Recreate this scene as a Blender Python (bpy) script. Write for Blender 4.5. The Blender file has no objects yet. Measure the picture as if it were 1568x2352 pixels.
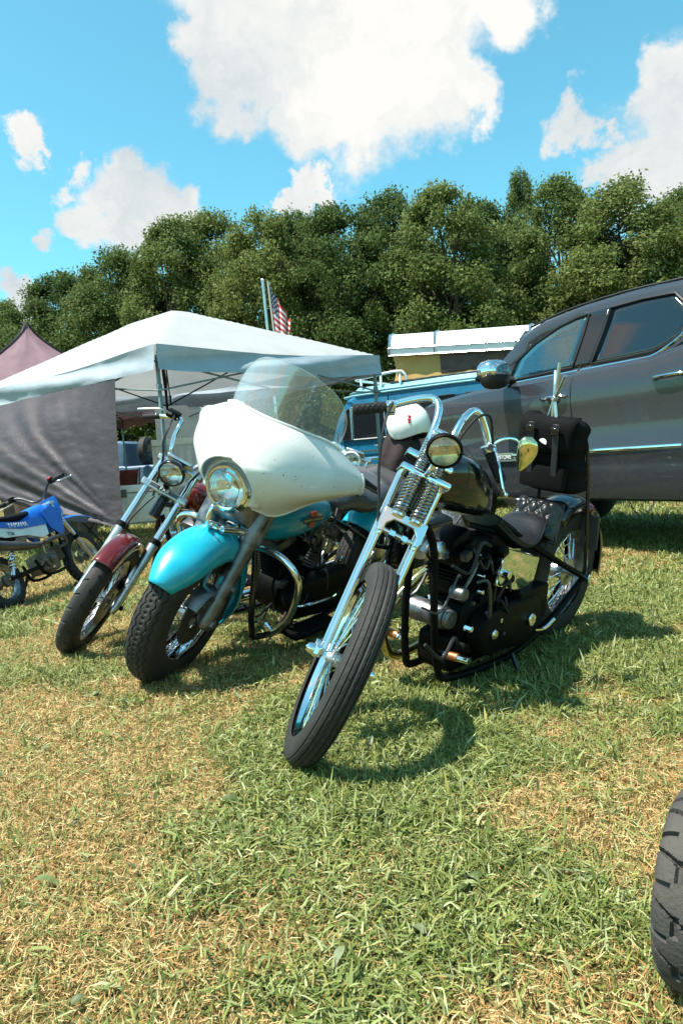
import bpy, bmesh, math, random
import numpy as np
from mathutils import Vector, Matrix, Euler, Quaternion
R_ = math.radians
scn = bpy.context.scene
COL = scn.collection
random.seed(7)
rng = np.random.default_rng(11)

# ------------------------------------------------------------------ camera
F_PX, CAM_H, HOR_V, ROLL = 1650.0, 0.88, 1060.0, R_(4.0)     # measured on a 1568 x 2352 copy of the photo
cam_d = bpy.data.cameras.new('camera')
cam_d.sensor_fit = 'HORIZONTAL'
cam_d.sensor_width = 36.0
cam_d.lens = 36.0 * F_PX / 1568.0
cam_d.clip_start = 0.05
cam_d.clip_end = 3000
cam = bpy.data.objects.new('camera', cam_d)
COL.objects.link(cam)
PITCH = -math.atan((1176.0 - HOR_V) / F_PX)
cam.matrix_world = (Matrix.Translation((0, 0, CAM_H)) @ Matrix.Rotation(R_(90) + PITCH, 4, 'X')
                    @ Matrix.Rotation(-ROLL, 4, 'Z'))
scn.camera = cam
scn.render.resolution_x, scn.render.resolution_y = 682, 1024

# ------------------------------------------------------------------ world + sun
SUN_TO = Vector((-0.43, -0.13, 1.0)).normalized()      # points at the sun
SUN_EL = math.asin(SUN_TO.z)
SUN_AZ = math.atan2(SUN_TO.x, SUN_TO.y)
world = bpy.data.worlds.new('World')
scn.world = world
world.use_nodes = True
wn, wl = world.node_tree.nodes, world.node_tree.links
wn.clear()


def nd(nodes, typ, **kw):
    n = nodes.new(typ)
    for k, v in kw.items():
        if k == 'ins':
            for i, val in v.items():
                n.inputs[i].default_value = val
        else:
            setattr(n, k, v)
    return n


sky = nd(wn, 'ShaderNodeTexSky', sky_type='NISHITA', sun_disc=False, sun_elevation=SUN_EL,
         sun_rotation=SUN_AZ, altitude=50.0, air_density=1.0, dust_density=0.6, ozone_density=1.6)
tint = nd(wn, 'ShaderNodeMix', data_type='RGBA', blend_type='MULTIPLY')
tint.inputs['Factor'].default_value = 1.0
tint.inputs[7].default_value = (0.70, 1.40, 1.18, 1)
wl.new(sky.outputs[0], tint.inputs[6])
bg_sky = nd(wn, 'ShaderNodeBackground', ins={1: 0.106})
wl.new(tint.outputs[2], bg_sky.inputs[0])
# cumulus: spherical caps on the sky sphere, edges broken up by fractal noise
tc = nd(wn, 'ShaderNodeTexCoord')
nz1 = nd(wn, 'ShaderNodeTexNoise', ins={'Scale': 5.5, 'Detail': 9.0, 'Roughness': 0.6})
nz2 = nd(wn, 'ShaderNodeTexNoise', ins={'Scale': 17.0, 'Detail': 8.0, 'Roughness': 0.62})
for z_ in (nz1, nz2):
    wl.new(tc.outputs['Generated'], z_.inputs['Vector'])


def vsub(a, val):
    m = nd(wn, 'ShaderNodeVectorMath', operation='SUBTRACT')
    wl.new(a, m.inputs[0]); m.inputs[1].default_value = (val,) * 3
    return m.outputs[0]


def vscale(a, s):
    m = nd(wn, 'ShaderNodeVectorMath', operation='SCALE')
    wl.new(a, m.inputs[0]); m.inputs['Scale'].default_value = s
    return m.outputs[0]


def vadd(a, b):
    m = nd(wn, 'ShaderNodeVectorMath', operation='ADD')
    wl.new(a, m.inputs[0]); wl.new(b, m.inputs[1])
    return m.outputs[0]


def fmath(op, a, b=None, clamp=False):
    m = nd(wn, 'ShaderNodeMath', operation=op, use_clamp=clamp)
    for i, v in enumerate((a, b)):
        if v is None:
            continue
        if isinstance(v, (int, float)):
            m.inputs[i].default_value = v
        else:
            wl.new(v, m.inputs[i])
    return m.outputs[0]


warp = vadd(vadd(tc.outputs['Generated'], vscale(vsub(nz1.outputs['Color'], 0.5), 0.20)),
            vscale(vsub(nz2.outputs['Color'], 0.5), 0.085))


def cam_ray(u, v):
    c, s = math.cos(PITCH), math.sin(PITCH)
    f = Vector((0, c, s)); r0 = Vector((1, 0, 0)); u0 = r0.cross(f)
    r = math.cos(ROLL) * r0 - math.sin(ROLL) * u0
    uu = math.cos(ROLL) * u0 + math.sin(ROLL) * r0
    return f + r * ((u - 784.0) / F_PX) - uu * ((v - 1176.0) / F_PX)


def atY(u, v, y):
    d = cam_ray(u, v)
    return Vector((0, 0, CAM_H)) + d * (y / d.y)


def atZ(u, v, z=0.0):
    d = cam_ray(u, v)
    return Vector((0, 0, CAM_H)) + d * ((z - CAM_H) / d.z)


# cloud puffs: (u, v, angular radius) measured once from the photo -> sky directions
puffs = [(560, -40, .17), (760, -60, .19), (1000, -60, .18), (1190, 0, .085), (680, 110, .15), (530, 190, .10), (460, 60, .08),
         (700, 260, .10), (850, 230, .14), (980, 240, .12), (1080, 270, .07), (770, 262, .08), (700, 260, .055), (860, 262, .07),
         (300, 430, .07), (250, 500, .085), (350, 470, .085), (430, 470, .06), (200, 540, .05), (150, 400, .05), (280, 520, .08),
         (35, 255, .045), (70, 280, .03), (690, 430, .042), (745, 425, .036), (640, 445, .032), (95, 550, .035), (1360, 280, .055), (1410, 280, .04), (1545, 190, .075),
         (1560, 290, .095), (1480, 370, .085), (1410, 395, .055), (1540, 380, .11), (1640, 250, .15), (1750, 180, .15), (20, 680, .05)]
dirs = [(cam_ray(u, v).normalized(), r * .56) for u, v, r in puffs]
rs = random.Random(3)
for k in range(26):                                   # the same kind of sky all round
    az, el = rs.uniform(55, 305), rs.uniform(12, 60)
    c0 = Vector((math.sin(R_(az)) * math.cos(R_(el)), math.cos(R_(az)) * math.cos(R_(el)), math.sin(R_(el))))
    for j in range(2):
        dirs.append(((c0 + Vector([rs.uniform(-.09, .09) for _ in range(3)])).normalized(), rs.uniform(.04, .085)))
best = None
for d, r in dirs:
    m = nd(wn, 'ShaderNodeVectorMath', operation='DISTANCE')
    wl.new(warp, m.inputs[0]); m.inputs[1].default_value = d
    q = fmath('DIVIDE', m.outputs['Value'], r)
    best = q if best is None else fmath('SMOOTH_MIN', best, q) if False else fmath('MINIMUM', best, q)
mask = nd(wn, 'ShaderNodeMapRange', interpolation_type='SMOOTHSTEP',
          ins={'From Min': 1.27, 'From Max': 0.74, 'To Min': 0.0, 'To Max': 1.0})
wl.new(best, mask.inputs['Value'])
nz3 = nd(wn, 'ShaderNodeTexNoise', ins={'Scale': 5.0, 'Detail': 8.0, 'Roughness': 0.6})
wl.new(warp, nz3.inputs['Vector'])
ccol = nd(wn, 'ShaderNodeValToRGB')
ccol.color_ramp.elements[0].position = 0.30
ccol.color_ramp.elements[0].color = (0.58, 0.67, 0.72, 1)
ccol.color_ramp.elements[1].position = 0.62
ccol.color_ramp.elements[1].color = (0.98, 0.97, 0.93, 1)
wl.new(nz3.outputs[0], ccol.inputs[0])
bg_cl = nd(wn, 'ShaderNodeBackground', ins={1: 0.54})
wl.new(ccol.outputs[0], bg_cl.inputs[0])
mixs = nd(wn, 'ShaderNodeMixShader')
wl.new(mask.outputs[0], mixs.inputs[0])
wl.new(bg_sky.outputs[0], mixs.inputs[1])
wl.new(bg_cl.outputs[0], mixs.inputs[2])
wout = nd(wn, 'ShaderNodeOutputWorld')
wl.new(mixs.outputs[0], wout.inputs[0])

sun_d = bpy.data.lights.new('sun', 'SUN')
sun_d.energy = 4.9
sun_d.angle = R_(0.53)
sun_d.color = (1.0, 0.94, 0.84)
sun = bpy.data.objects.new('sun', sun_d)
COL.objects.link(sun)
sun.rotation_euler = SUN_TO.to_track_quat('Z', 'Y').to_euler()
sun.location = SUN_TO * 60

scn.view_settings.view_transform = 'Standard'
scn.view_settings.look = 'None'
scn.view_settings.exposure = 0.92
scn.view_settings.gamma = 1.0
scn.view_settings.use_curve_mapping = False

# ------------------------------------------------------------------ materials
MATS = {}


def mat(name, col, rough=0.5, metal=0.0, var=0.0, vscale_=8.0, bump=0.0, bscale=60.0, coat=0.0, trans=0.0, ior=1.45,
        translucent=0.0, rvar=0.0, spec=0.5, col2=None, sheen=0.0, alpha=1.0, anis=0.0):
    if name in MATS:
        return MATS[name]
    m = bpy.data.materials.new(name)
    m.use_nodes = True
    n, l = m.node_tree.nodes, m.node_tree.links
    b = n['Principled BSDF']
    c = tuple(col) + (1,)
    b.inputs['Base Color'].default_value = c
    b.inputs['Roughness'].default_value = rough
    b.inputs['Metallic'].default_value = metal
    b.inputs['IOR'].default_value = ior
    b.inputs['Specular IOR Level'].default_value = spec
    b.inputs['Coat Weight'].default_value = coat
    b.inputs['Coat Roughness'].default_value = 0.04
    b.inputs['Transmission Weight'].default_value = trans
    b.inputs['Alpha'].default_value = alpha
    b.inputs['Sheen Weight'].default_value = sheen
    b.inputs['Anisotropic'].default_value = anis
    tcn = None
    if var or rvar or bump or col2:
        tcn = n.new('ShaderNodeTexCoord')
    if var or col2 or rvar:
        t = nd(n, 'ShaderNodeTexNoise', ins={'Scale': vscale_, 'Detail': 6.0, 'Roughness': 0.62})
        l.new(tcn.outputs['Object'], t.inputs['Vector'])
        if var or col2:
            r = n.new('ShaderNodeValToRGB')
            if col2:
                r.color_ramp.elements[0].color = tuple(col2) + (1,)
                r.color_ramp.elements[1].color = c
            else:
                r.color_ramp.elements[0].color = tuple(max(0, x * (1 - var)) for x in col) + (1,)
                r.color_ramp.elements[1].color = tuple(min(1, x * (1 + var)) for x in col) + (1,)
            r.color_ramp.elements[0].position = 0.36
            r.color_ramp.elements[1].position = 0.64
            l.new(t.outputs[0], r.inputs[0])
            l.new(r.outputs[0], b.inputs['Base Color'])
        if rvar:
            mr = nd(n, 'ShaderNodeMapRange', ins={'From Min': .3, 'From Max': .7, 'To Min': max(0.02, rough - rvar), 'To Max': min(1, rough + rvar)})
            l.new(t.outputs[0], mr.inputs[0]); l.new(mr.outputs[0], b.inputs['Roughness'])
    if bump:
        t2 = nd(n, 'ShaderNodeTexNoise', ins={'Scale': bscale, 'Detail': 4.0})
        l.new(tcn.outputs['Object'], t2.inputs['Vector'])
        bp = nd(n, 'ShaderNodeBump', ins={'Strength': bump, 'Distance': 0.01})
        l.new(t2.outputs[0], bp.inputs['Height']); l.new(bp.outputs[0], b.inputs['Normal'])
    if translucent:
        tr = n.new('ShaderNodeBsdfTranslucent')
        tr.inputs[0].default_value = c
        src = b.inputs['Base Color'].links
        if src:
            l.new(src[0].from_socket, tr.inputs[0])
        mx = nd(n, 'ShaderNodeMixShader', ins={0: translucent})
        l.new(b.outputs[0], mx.inputs[1]); l.new(tr.outputs[0], mx.inputs[2])
        l.new(mx.outputs[0], n['Material Output'].inputs[0])
    MATS[name] = m
    return m


def clear_glass(name, col, rough=0.02, mixf=0.12, gloss=(1, 1, 1), dust=.35, dust_haze=.03):
    """thin pane: mostly straight-through, with a fresnel-weighted reflection"""
    if name in MATS:
        return MATS[name]
    m = bpy.data.materials.new(name)
    m.use_nodes = True
    n, l = m.node_tree.nodes, m.node_tree.links
    n.remove(n['Principled BSDF'])
    tr = nd(n, 'ShaderNodeBsdfTransparent'); tr.inputs[0].default_value = tuple(col) + (1,)
    gl = nd(n, 'ShaderNodeBsdfGlossy', ins={'Roughness': rough}); gl.inputs[0].default_value = tuple(gloss) + (1,)
    lw = nd(n, 'ShaderNodeLayerWeight', ins={0: 0.25})
    mr = nd(n, 'ShaderNodeMapRange', ins={'To Min': mixf, 'To Max': 0.9})
    l.new(lw.outputs['Fresnel'], mr.inputs[0])
    mx = nd(n, 'ShaderNodeMixShader')
    l.new(mr.outputs[0], mx.inputs[0]); l.new(tr.outputs[0], mx.inputs[1]); l.new(gl.outputs[0], mx.inputs[2])
    # faint scratches and dust over an even haze
    tcn = n.new('ShaderNodeTexCoord')
    t = nd(n, 'ShaderNodeTexNoise', ins={'Scale': 55.0, 'Detail': 5.0, 'Roughness': .7})
    l.new(tcn.outputs['Object'], t.inputs['Vector'])
    mr2 = nd(n, 'ShaderNodeMapRange', ins={'From Min': .52, 'From Max': .8, 'To Min': dust_haze, 'To Max': dust})
    l.new(t.outputs[0], mr2.inputs[0])
    df = nd(n, 'ShaderNodeBsdfDiffuse'); df.inputs[0].default_value = (.7, .72, .72, 1)
    mx2 = nd(n, 'ShaderNodeMixShader')
    l.new(mr2.outputs[0], mx2.inputs[0]); l.new(mx.outputs[0], mx2.inputs[1]); l.new(df.outputs[0], mx2.inputs[2])
    l.new(mx2.outputs[0], n['Material Output'].inputs[0])
    MATS[name] = m
    return m


CHROME = mat('chrome', (.82, .83, .84), .07, 1.0, rvar=.05, vscale_=14)
ALU = mat('brushed_aluminium', (.55, .56, .57), .32, 1.0, rvar=.1, vscale_=20, var=.15)
PEWTER = mat('dull_cast_metal', (.19, .19, .20), .42, .9, var=.35, vscale_=18, rvar=.12)
STEEL = mat('dark_steel', (.10, .10, .105), .42, .8, var=.3, rvar=.12)
BLK = mat('black_gloss_paint', (.008, .008, .009), .16, 0, coat=.6, rvar=.06)
BLKS = mat('black_satin_paint', (.004, .0037, .0035), .5, 0, var=.3, rvar=.1, spec=.12)
RUB = mat('tyre_rubber', (.016, .0155, .015), .7, 0, col2=(.028, .026, .023), vscale_=9, bump=.25, bscale=180)
GRIP = mat('grip_rubber', (.014, .014, .014), .75)
LEATH = mat('black_leather', (.012, .012, .013), .30, bump=.10, bscale=260, rvar=.08)
CANV = mat('black_canvas', (.0065, .0062, .0062), .9, bump=.3, bscale=300, var=.25, spec=.12)
BRASS = mat('heat_stained_pipe', (.62, .5, .26), .2, 1.0, col2=(.42, .32, .16), vscale_=12)
REDP = mat('red_metallic_paint', (.15, .008, .008), .18, .35, coat=1, var=.15)
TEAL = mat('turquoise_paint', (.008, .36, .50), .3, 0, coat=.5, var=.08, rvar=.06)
TEALD = mat('tank_turquoise_paint', (.006, .22, .30), .25, 0, coat=.6, var=.12)
LENS = mat('headlamp_glass', (.95, .97, .97), .03, 0, trans=1.0, ior=1.35)
REFL = mat('lamp_reflector', (.85, .86, .86), .10, 1.0)
AMBER = mat('yellow_lamp_glass', (.75, .55, .20), .08, 0, trans=.55, ior=1.3)
WPLAS = mat('white_plastic', (.78, .78, .75), .35, var=.06)
WIRE = mat('cable_black', (.01, .01, .01), .5)
COPPER = mat('copper_peg', (.45, .16, .07), .4, .8, var=.3)


# ------------------------------------------------------------------ mesh builder
def frame(axis):
    a = Vector(axis).normalized()
    t = Vector((0, 0, 1)) if abs(a.z) < .9 else Vector((1, 0, 0))
    u = t.cross(a).normalized()
    return u, a.cross(u), a


def cr(pts, k, closed=False):
    """Catmull-Rom resample"""
    P = [Vector(p) for p in pts]
    if k <= 1 or len(P) < 3:
        return P
    out = []
    N = len(P)
    for i in range(N if closed else N - 1):
        if closed:
            p0, p1, p2, p3 = P[i - 1], P[i], P[(i + 1) % N], P[(i + 2) % N]
        else:
            p1, p2 = P[i], P[i + 1]
            p0 = P[i - 1] if i else p1 * 2 - p2
            p3 = P[i + 2] if i + 2 < N else p2 * 2 - p1
        for j in range(k):
            t = j / k
            out.append(.5 * ((2 * p1) + (p2 - p0) * t + (2 * p0 - 5 * p1 + 4 * p2 - p3) * t * t + (3 * p1 - p0 - 3 * p2 + p3) * t ** 3))
    if not closed:
        out.append(P[-1])
    return out


class MB:
    def __init__(s):
        s.v, s.f = [], []

    def tube(s, pts, r, n=10, k=1, closed=False, cap=True, flat=1.0):
        P = cr(pts, k, closed)
        N = len(P)
        rr = [r] * N if not isinstance(r, (list, tuple)) else [np.interp(i / (N - 1) * (len(r) - 1), range(len(r)), r) for i in range(N)]
        base = len(s.v)
        u = None
        for i in range(N):
            a = (P[(i + 1) % N] if (closed or i < N - 1) else P[i]) - (P[i - 1] if (closed or i) else P[i])
            a = a.normalized() if a.length > 1e-9 else Vector((0, 0, 1))
            if u is None:
                u, w, _ = frame(a)
            else:
                u = (u - a * u.dot(a)).normalized()
                w = a.cross(u)
            for j in range(n):
                t = 2 * math.pi * j / n
                s.v.append(P[i] + (u * math.cos(t) + w * math.sin(t) * flat) * rr[i])
        for i in range(N if closed else N - 1):
            for j in range(n):
                a, b = base + i * n, base + ((i + 1) % N) * n
                s.f.append((a + j, a + (j + 1) % n, b + (j + 1) % n, b + j))
        if cap and not closed:
            s.f.append(tuple(base + j for j in range(n))[::-1])
            s.f.append(tuple(base + (N - 1) * n + j for j in range(n)))
        return s

    def lathe(s, prof, c=(0, 0, 0), axis=(0, 0, 1), n=24, a0=0.0, a1=2 * math.pi, closed=False, capends=False):
        u, w, a = frame(axis)
        c = Vector(c)
        full = abs(a1 - a0 - 2 * math.pi) < 1e-6
        m = n if full else n + 1
        base, L = len(s.v), len(prof)
        for i in range(m):
            t = a0 + (a1 - a0) * i / n
            d = u * math.cos(t) + w * math.sin(t)
            for (r, h) in prof:
                s.v.append(c + d * r + a * h)
        for i in range(n):
            i2 = (i + 1) % m
            for j in range(L if closed else L - 1):
                j2 = (j + 1) % L
                s.f.append((base + i * L + j, base + i2 * L + j, base + i2 * L + j2, base + i * L + j2))
        return s

    def cyl(s, p, q, r, n=16, bev=.0, r2=None):
        p, q = Vector(p), Vector(q)
        L = (q - p).length
        r2 = r if r2 is None else r2
        b = bev
        pr = [(0, 0), (max(r - b, 0), 0)] + ([(r, b)] if b else []) + ([(r2, L - b)] if b else [(r2, L)]) + ([(max(r2 - b, 0), L)] if b else []) + [(0, L)]
        return s.lathe(pr, p, q - p, n)

    def box(s, c, size, rot=None, bev=0.0, seg=1):
        bm = bmesh.new()
        bmesh.ops.create_cube(bm, size=1)
        bmesh.ops.scale(bm, vec=size, verts=bm.verts)
        if bev:
            bmesh.ops.bevel(bm, geom=bm.edges[:], offset=bev, segments=seg, affect='EDGES', profile=.6)
        M = Matrix.Translation(c) @ (rot.to_4x4() if rot is not None else Matrix.Identity(4))
        s.bm(bm, M)
        return s

    def bm(s, bm, M=Matrix.Identity(4)):
        base = len(s.v)
        bm.verts.index_update()
        for v in bm.verts:
            s.v.append(M @ v.co)
        for f in bm.faces:
            s.f.append(tuple(base + v.index for v in f.verts))
        bm.free()

    def loft(s, rings, closed=True, cap=True):
        base, n = len(s.v), len(rings[0])
        for r in rings:
            s.v += [Vector(p) for p in r]
        for i in range(len(rings) - 1):
            for j in range(n if closed else n - 1):
                a, b = base + i * n, base + (i + 1) * n
                s.f.append((a + j, a + (j + 1) % n, b + (j + 1) % n, b + j))
        if cap and closed:
            s.f.append(tuple(base + j for j in range(n))[::-1])
            s.f.append(tuple(base + (len(rings) - 1) * n + j for j in range(n)))
        return s

    def grid(s, P):
        return s.loft(P, closed=False, cap=False)

    def prism(s, poly, vec):
        base, n = len(s.v), len(poly)
        vec = Vector(vec)
        s.v += [Vector(p) for p in poly] + [Vector(p) + vec for p in poly]
        s.f.append(tuple(base + i for i in range(n))[::-1])
        s.f.append(tuple(base + n + i for i in range(n)))
        for i in range(n):
            j = (i + 1) % n
            s.f.append((base + i, base + j, base + n + j, base + n + i))
        return s

    def ball(s, c, r, nu=16, nv=10, rot=None, e=1.0):
        base = len(s.v)
        r = (r,) * 3 if isinstance(r, (int, float)) else r
        g = lambda x: math.copysign(abs(x) ** e, x)
        for i in range(nv + 1):
            p = math.pi * i / nv
            for j in range(nu):
                t = 2 * math.pi * j / nu
                q = Vector((r[0] * g(math.sin(p)) * g(math.cos(t)), r[1] * g(math.sin(p)) * g(math.sin(t)), r[2] * g(math.cos(p))))
                if rot is not None:
                    q = rot @ q
                s.v.append(Vector(c) + q)
        for i in range(nv):
            for j in range(nu):
                a, b = base + i * nu, base + (i + 1) * nu
                s.f.append((a + j, b + j, b + (j + 1) % nu, a + (j + 1) % nu))
        return s

    def helix(s, p, q, r, turns, wire, n=6, per=14):
        p, q = Vector(p), Vector(q)
        u, w, a = frame(q - p)
        N = int(turns * per)
        pts = [p + (q - p) * (i / N) + (u * math.cos(2 * math.pi * i / per) + w * math.sin(2 * math.pi * i / per)) * r for i in range(N + 1)]
        return s.tube(pts, wire, n)

    def xf(s, M):
        s.v = [M @ Vector(v) for v in s.v]
        return s

    def build(s, name, m, parent=None, ang=40, solid=0.0, subs=0, bevel=0.0, off=0.0, weld=False):
        me = bpy.data.meshes.new(name)
        me.from_pydata([tuple(v) for v in s.v], [], s.f)
        if weld or solid:
            b = bmesh.new(); b.from_mesh(me)
            bmesh.ops.remove_doubles(b, verts=b.verts, dist=1e-5)
            bmesh.ops.recalc_face_normals(b, faces=b.faces)
            b.to_mesh(me); b.free()
        me.materials.append(m)
        if ang:
            me.polygons.foreach_set('use_smooth', np.ones(len(me.polygons), bool))
            me.update()
            if ang < 180:
                me.set_sharp_from_angle(angle=R_(ang))
        me.validate()
        o = bpy.data.objects.new(name, me)
        COL.objects.link(o)
        if parent is not None:
            o.parent = parent
        if solid:
            md = o.modifiers.new('thickness', 'SOLIDIFY'); md.thickness = solid; md.offset = off
        if bevel:
            md = o.modifiers.new('edges', 'BEVEL'); md.width = bevel; md.segments = 2; md.limit_method = 'ANGLE'
        if subs:
            md = o.modifiers.new('smooth', 'SUBSURF'); md.levels = subs; md.render_levels = subs
        return o


def thing(name, label, cat, M=None, group=None):
    o = bpy.data.objects.new(name, None)
    o.empty_display_size = .2
    COL.objects.link(o)
    if M is not None:
        o.matrix_world = M
    return tag(o, label, cat, group)


def tag(o, label, cat, group=None):
    o['label'] = label
    o['category'] = cat
    if group:
        o['group'] = group
    return o


def text(name, body, size, M, m, parent, ext=.001, sx=1.0):
    cu = bpy.data.curves.new(name, 'FONT')
    cu.body = body; cu.size = size; cu.extrude = ext; cu.align_x = 'CENTER'; cu.align_y = 'CENTER'
    cu.space_character = 1.05
    o = bpy.data.objects.new(name + '_tmp', cu)
    COL.objects.link(o)
    bpy.context.view_layer.update()
    me = bpy.data.meshes.new_from_object(o.evaluated_get(bpy.context.evaluated_depsgraph_get()))
    bpy.data.objects.remove(o); bpy.data.curves.remove(cu)
    me.transform(M @ Matrix.Diagonal((sx, 1, 1, 1)))
    me.materials.clear(); me.materials.append(m)
    ob = bpy.data.objects.new(name, me)
    COL.objects.link(ob); ob.parent = parent
    return ob


def basis(o, x, y, z):
    x, y, z = Vector(x).normalized(), Vector(y).normalized(), Vector(z).normalized()
    return Matrix(((x.x, y.x, z.x, o[0]), (x.y, y.y, z.y, o[1]), (x.z, y.z, z.z, o[2]), (0, 0, 0, 1)))


def fbm(x, y, seed=0, oct=4):
    """cheap value noise on numpy arrays"""
    x = np.asarray(x, float); y = np.asarray(y, float)
    out = np.zeros(np.broadcast(x, y).shape); amp = 1.0; tot = 0
    for o in range(oct):
        xi, yi = np.floor(x), np.floor(y)
        fx, fy = x - xi, y - yi
        fx = fx * fx * (3 - 2 * fx); fy = fy * fy * (3 - 2 * fy)

        def h(a, b):
            q = np.sin(a * 127.1 + b * 311.7 + seed * 74.7 + o * 19.19) * 43758.5453
            return q - np.floor(q)
        out = out + amp * ((h(xi, yi) * (1 - fx) + h(xi + 1, yi) * fx) * (1 - fy) + (h(xi, yi + 1) * (1 - fx) + h(xi + 1, yi + 1) * fx) * fy)
        tot += amp; amp *= .5; x = x * 2.03 + 17; y = y * 2.03 + 9
    return out / tot

# ------------------------------------------------------------------ ground, grass, trees
def struct(o):
    o['kind'] = 'structure'
    return o


def stuff(o, label, cat):
    o['kind'] = 'stuff'; o['label'] = label; o['category'] = cat
    return o


def dryness(x, y):
    d = fbm(np.asarray(x) * 1.35 + 3.1, np.asarray(y) * 1.35 + 7.7, 5, 4)
    d2 = fbm(np.asarray(x) * 4.7 + 1.1, np.asarray(y) * 4.7, 9, 3)
    q = .62 * d + .38 * d2
    return np.clip((q - .42) / .17 + .16 - .34 * np.tanh((np.asarray(x) + .15) * 1.3) - .10 * np.tanh((np.asarray(y) - 2.2) * .8), 0, 1)


gm = bpy.data.materials.new('turf_soil')
gm.use_nodes = True
n_, l_ = gm.node_tree.nodes, gm.node_tree.links
b_ = n_['Principled BSDF']; b_.inputs['Roughness'].default_value = .95; b_.inputs['Specular IOR Level'].default_value = .1
g_tc = n_.new('ShaderNodeTexCoord')
g1 = nd(n_, 'ShaderNodeTexNoise', ins={'Scale': 1.3, 'Detail': 6.0, 'Roughness': .65})
g2 = nd(n_, 'ShaderNodeTexNoise', ins={'Scale': 45.0, 'Detail': 5.0, 'Roughness': .7})
for g in (g1, g2):
    l_.new(g_tc.outputs['Object'], g.inputs['Vector'])
ga = nd(n_, 'ShaderNodeMix', data_type='FLOAT', ins={0: .45}); l_.new(g1.outputs[0], ga.inputs[2]); l_.new(g2.outputs[0], ga.inputs[3])
gr = n_.new('ShaderNodeValToRGB')
gr.color_ramp.elements[0].position = .36; gr.color_ramp.elements[0].color = (.055, .062, .018, 1)  # soil darkened: shade between the blades is put into its colour
gr.color_ramp.elements[1].position = .62; gr.color_ramp.elements[1].color = (.28, .195, .085, 1)
e_ = gr.color_ramp.elements.new(.47); e_.color = (.12, .115, .036, 1)
l_.new(ga.outputs[0], gr.inputs[0]); l_.new(gr.outputs[0], b_.inputs['Base Color'])
gb = nd(n_, 'ShaderNodeBump', ins={'Strength': .8, 'Distance': .02}); l_.new(g2.outputs[0], gb.inputs['Height']); l_.new(gb.outputs[0], b_.inputs['Normal'])
g = MB()
xs = [-900, -200, -60, -30, -14, -8, -5, -3, -1.5, 0, 1.5, 3, 5, 8, 14, 30, 60, 200, 900]
ys = [-900, -200, -40, -8, -2, 0, 1, 2, 3, 4.5, 6, 8, 11, 15, 22, 40, 80, 200, 900]
g.grid([[(x, y, 0) for x in xs] for y in ys])
g.f = [f[::-1] for f in g.f]
ground = struct(g.build('ground', gm, None))


def attr_mat(name, rough, transl, spec=.3):
    m = bpy.data.materials.new(name)
    m.use_nodes = True
    n, l = m.node_tree.nodes, m.node_tree.links
    b = n['Principled BSDF']
    b.inputs['Roughness'].default_value = rough; b.inputs['Specular IOR Level'].default_value = spec
    a = nd(n, 'ShaderNodeAttribute', attribute_name='Col')
    l.new(a.outputs['Color'], b.inputs['Base Color'])
    t = n.new('ShaderNodeBsdfTranslucent'); l.new(a.outputs['Color'], t.inputs[0])
    mx = nd(n, 'ShaderNodeMixShader', ins={0: transl})
    l.new(b.outputs[0], mx.inputs[1]); l.new(t.outputs[0], mx.inputs[2]); l.new(mx.outputs[0], n['Material Output'].inputs[0])
    return m


def np_mesh(name, V, quads, tris, C, m):
    me = bpy.data.meshes.new(name)
    nq, nt = len(quads), len(tris)
    me.vertices.add(len(V)); me.vertices.foreach_set('co', V.astype(np.float32).ravel())
    me.loops.add(nq * 4 + nt * 3)
    me.loops.foreach_set('vertex_index', np.concatenate([quads.ravel(), tris.ravel()]).astype(np.int32))
    me.polygons.add(nq + nt)
    st = np.concatenate([np.arange(nq) * 4, nq * 4 + np.arange(nt) * 3]).astype(np.int32)
    me.polygons.foreach_set('loop_start', st)
    ca = me.color_attributes.new('Col', 'FLOAT_COLOR', 'POINT')
    ca.data.foreach_set('color', np.concatenate([C, np.ones((len(C), 1))], 1).astype(np.float32).ravel())
    me.materials.append(m)
    me.update(calc_edges=True)
    me.validate()
    o = bpy.data.objects.new(name, me)
    COL.objects.link(o)
    return o


def scatter(y0, y1, dens):
    area = .55 * (y1 ** 2 - y0 ** 2) + 2.6 * (y1 - y0)
    N = int(area * dens * 1.35)
    y = rng.uniform(y0, y1, N)
    x = rng.uniform(-1, 1, N) * (.55 * y1 + 1.3)
    k = np.abs(x) < .55 * y + 1.3
    return x[k], y[k]


PAL = np.array([[.42, .29, .135], [.37, .215, .09], [.28, .155, .06], [.50, .41, .23],
                [.085, .122, .028], [.128, .172, .046], [.180, .228, .082], [.265, .31, .165], [.19, .190, .055]])


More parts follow.
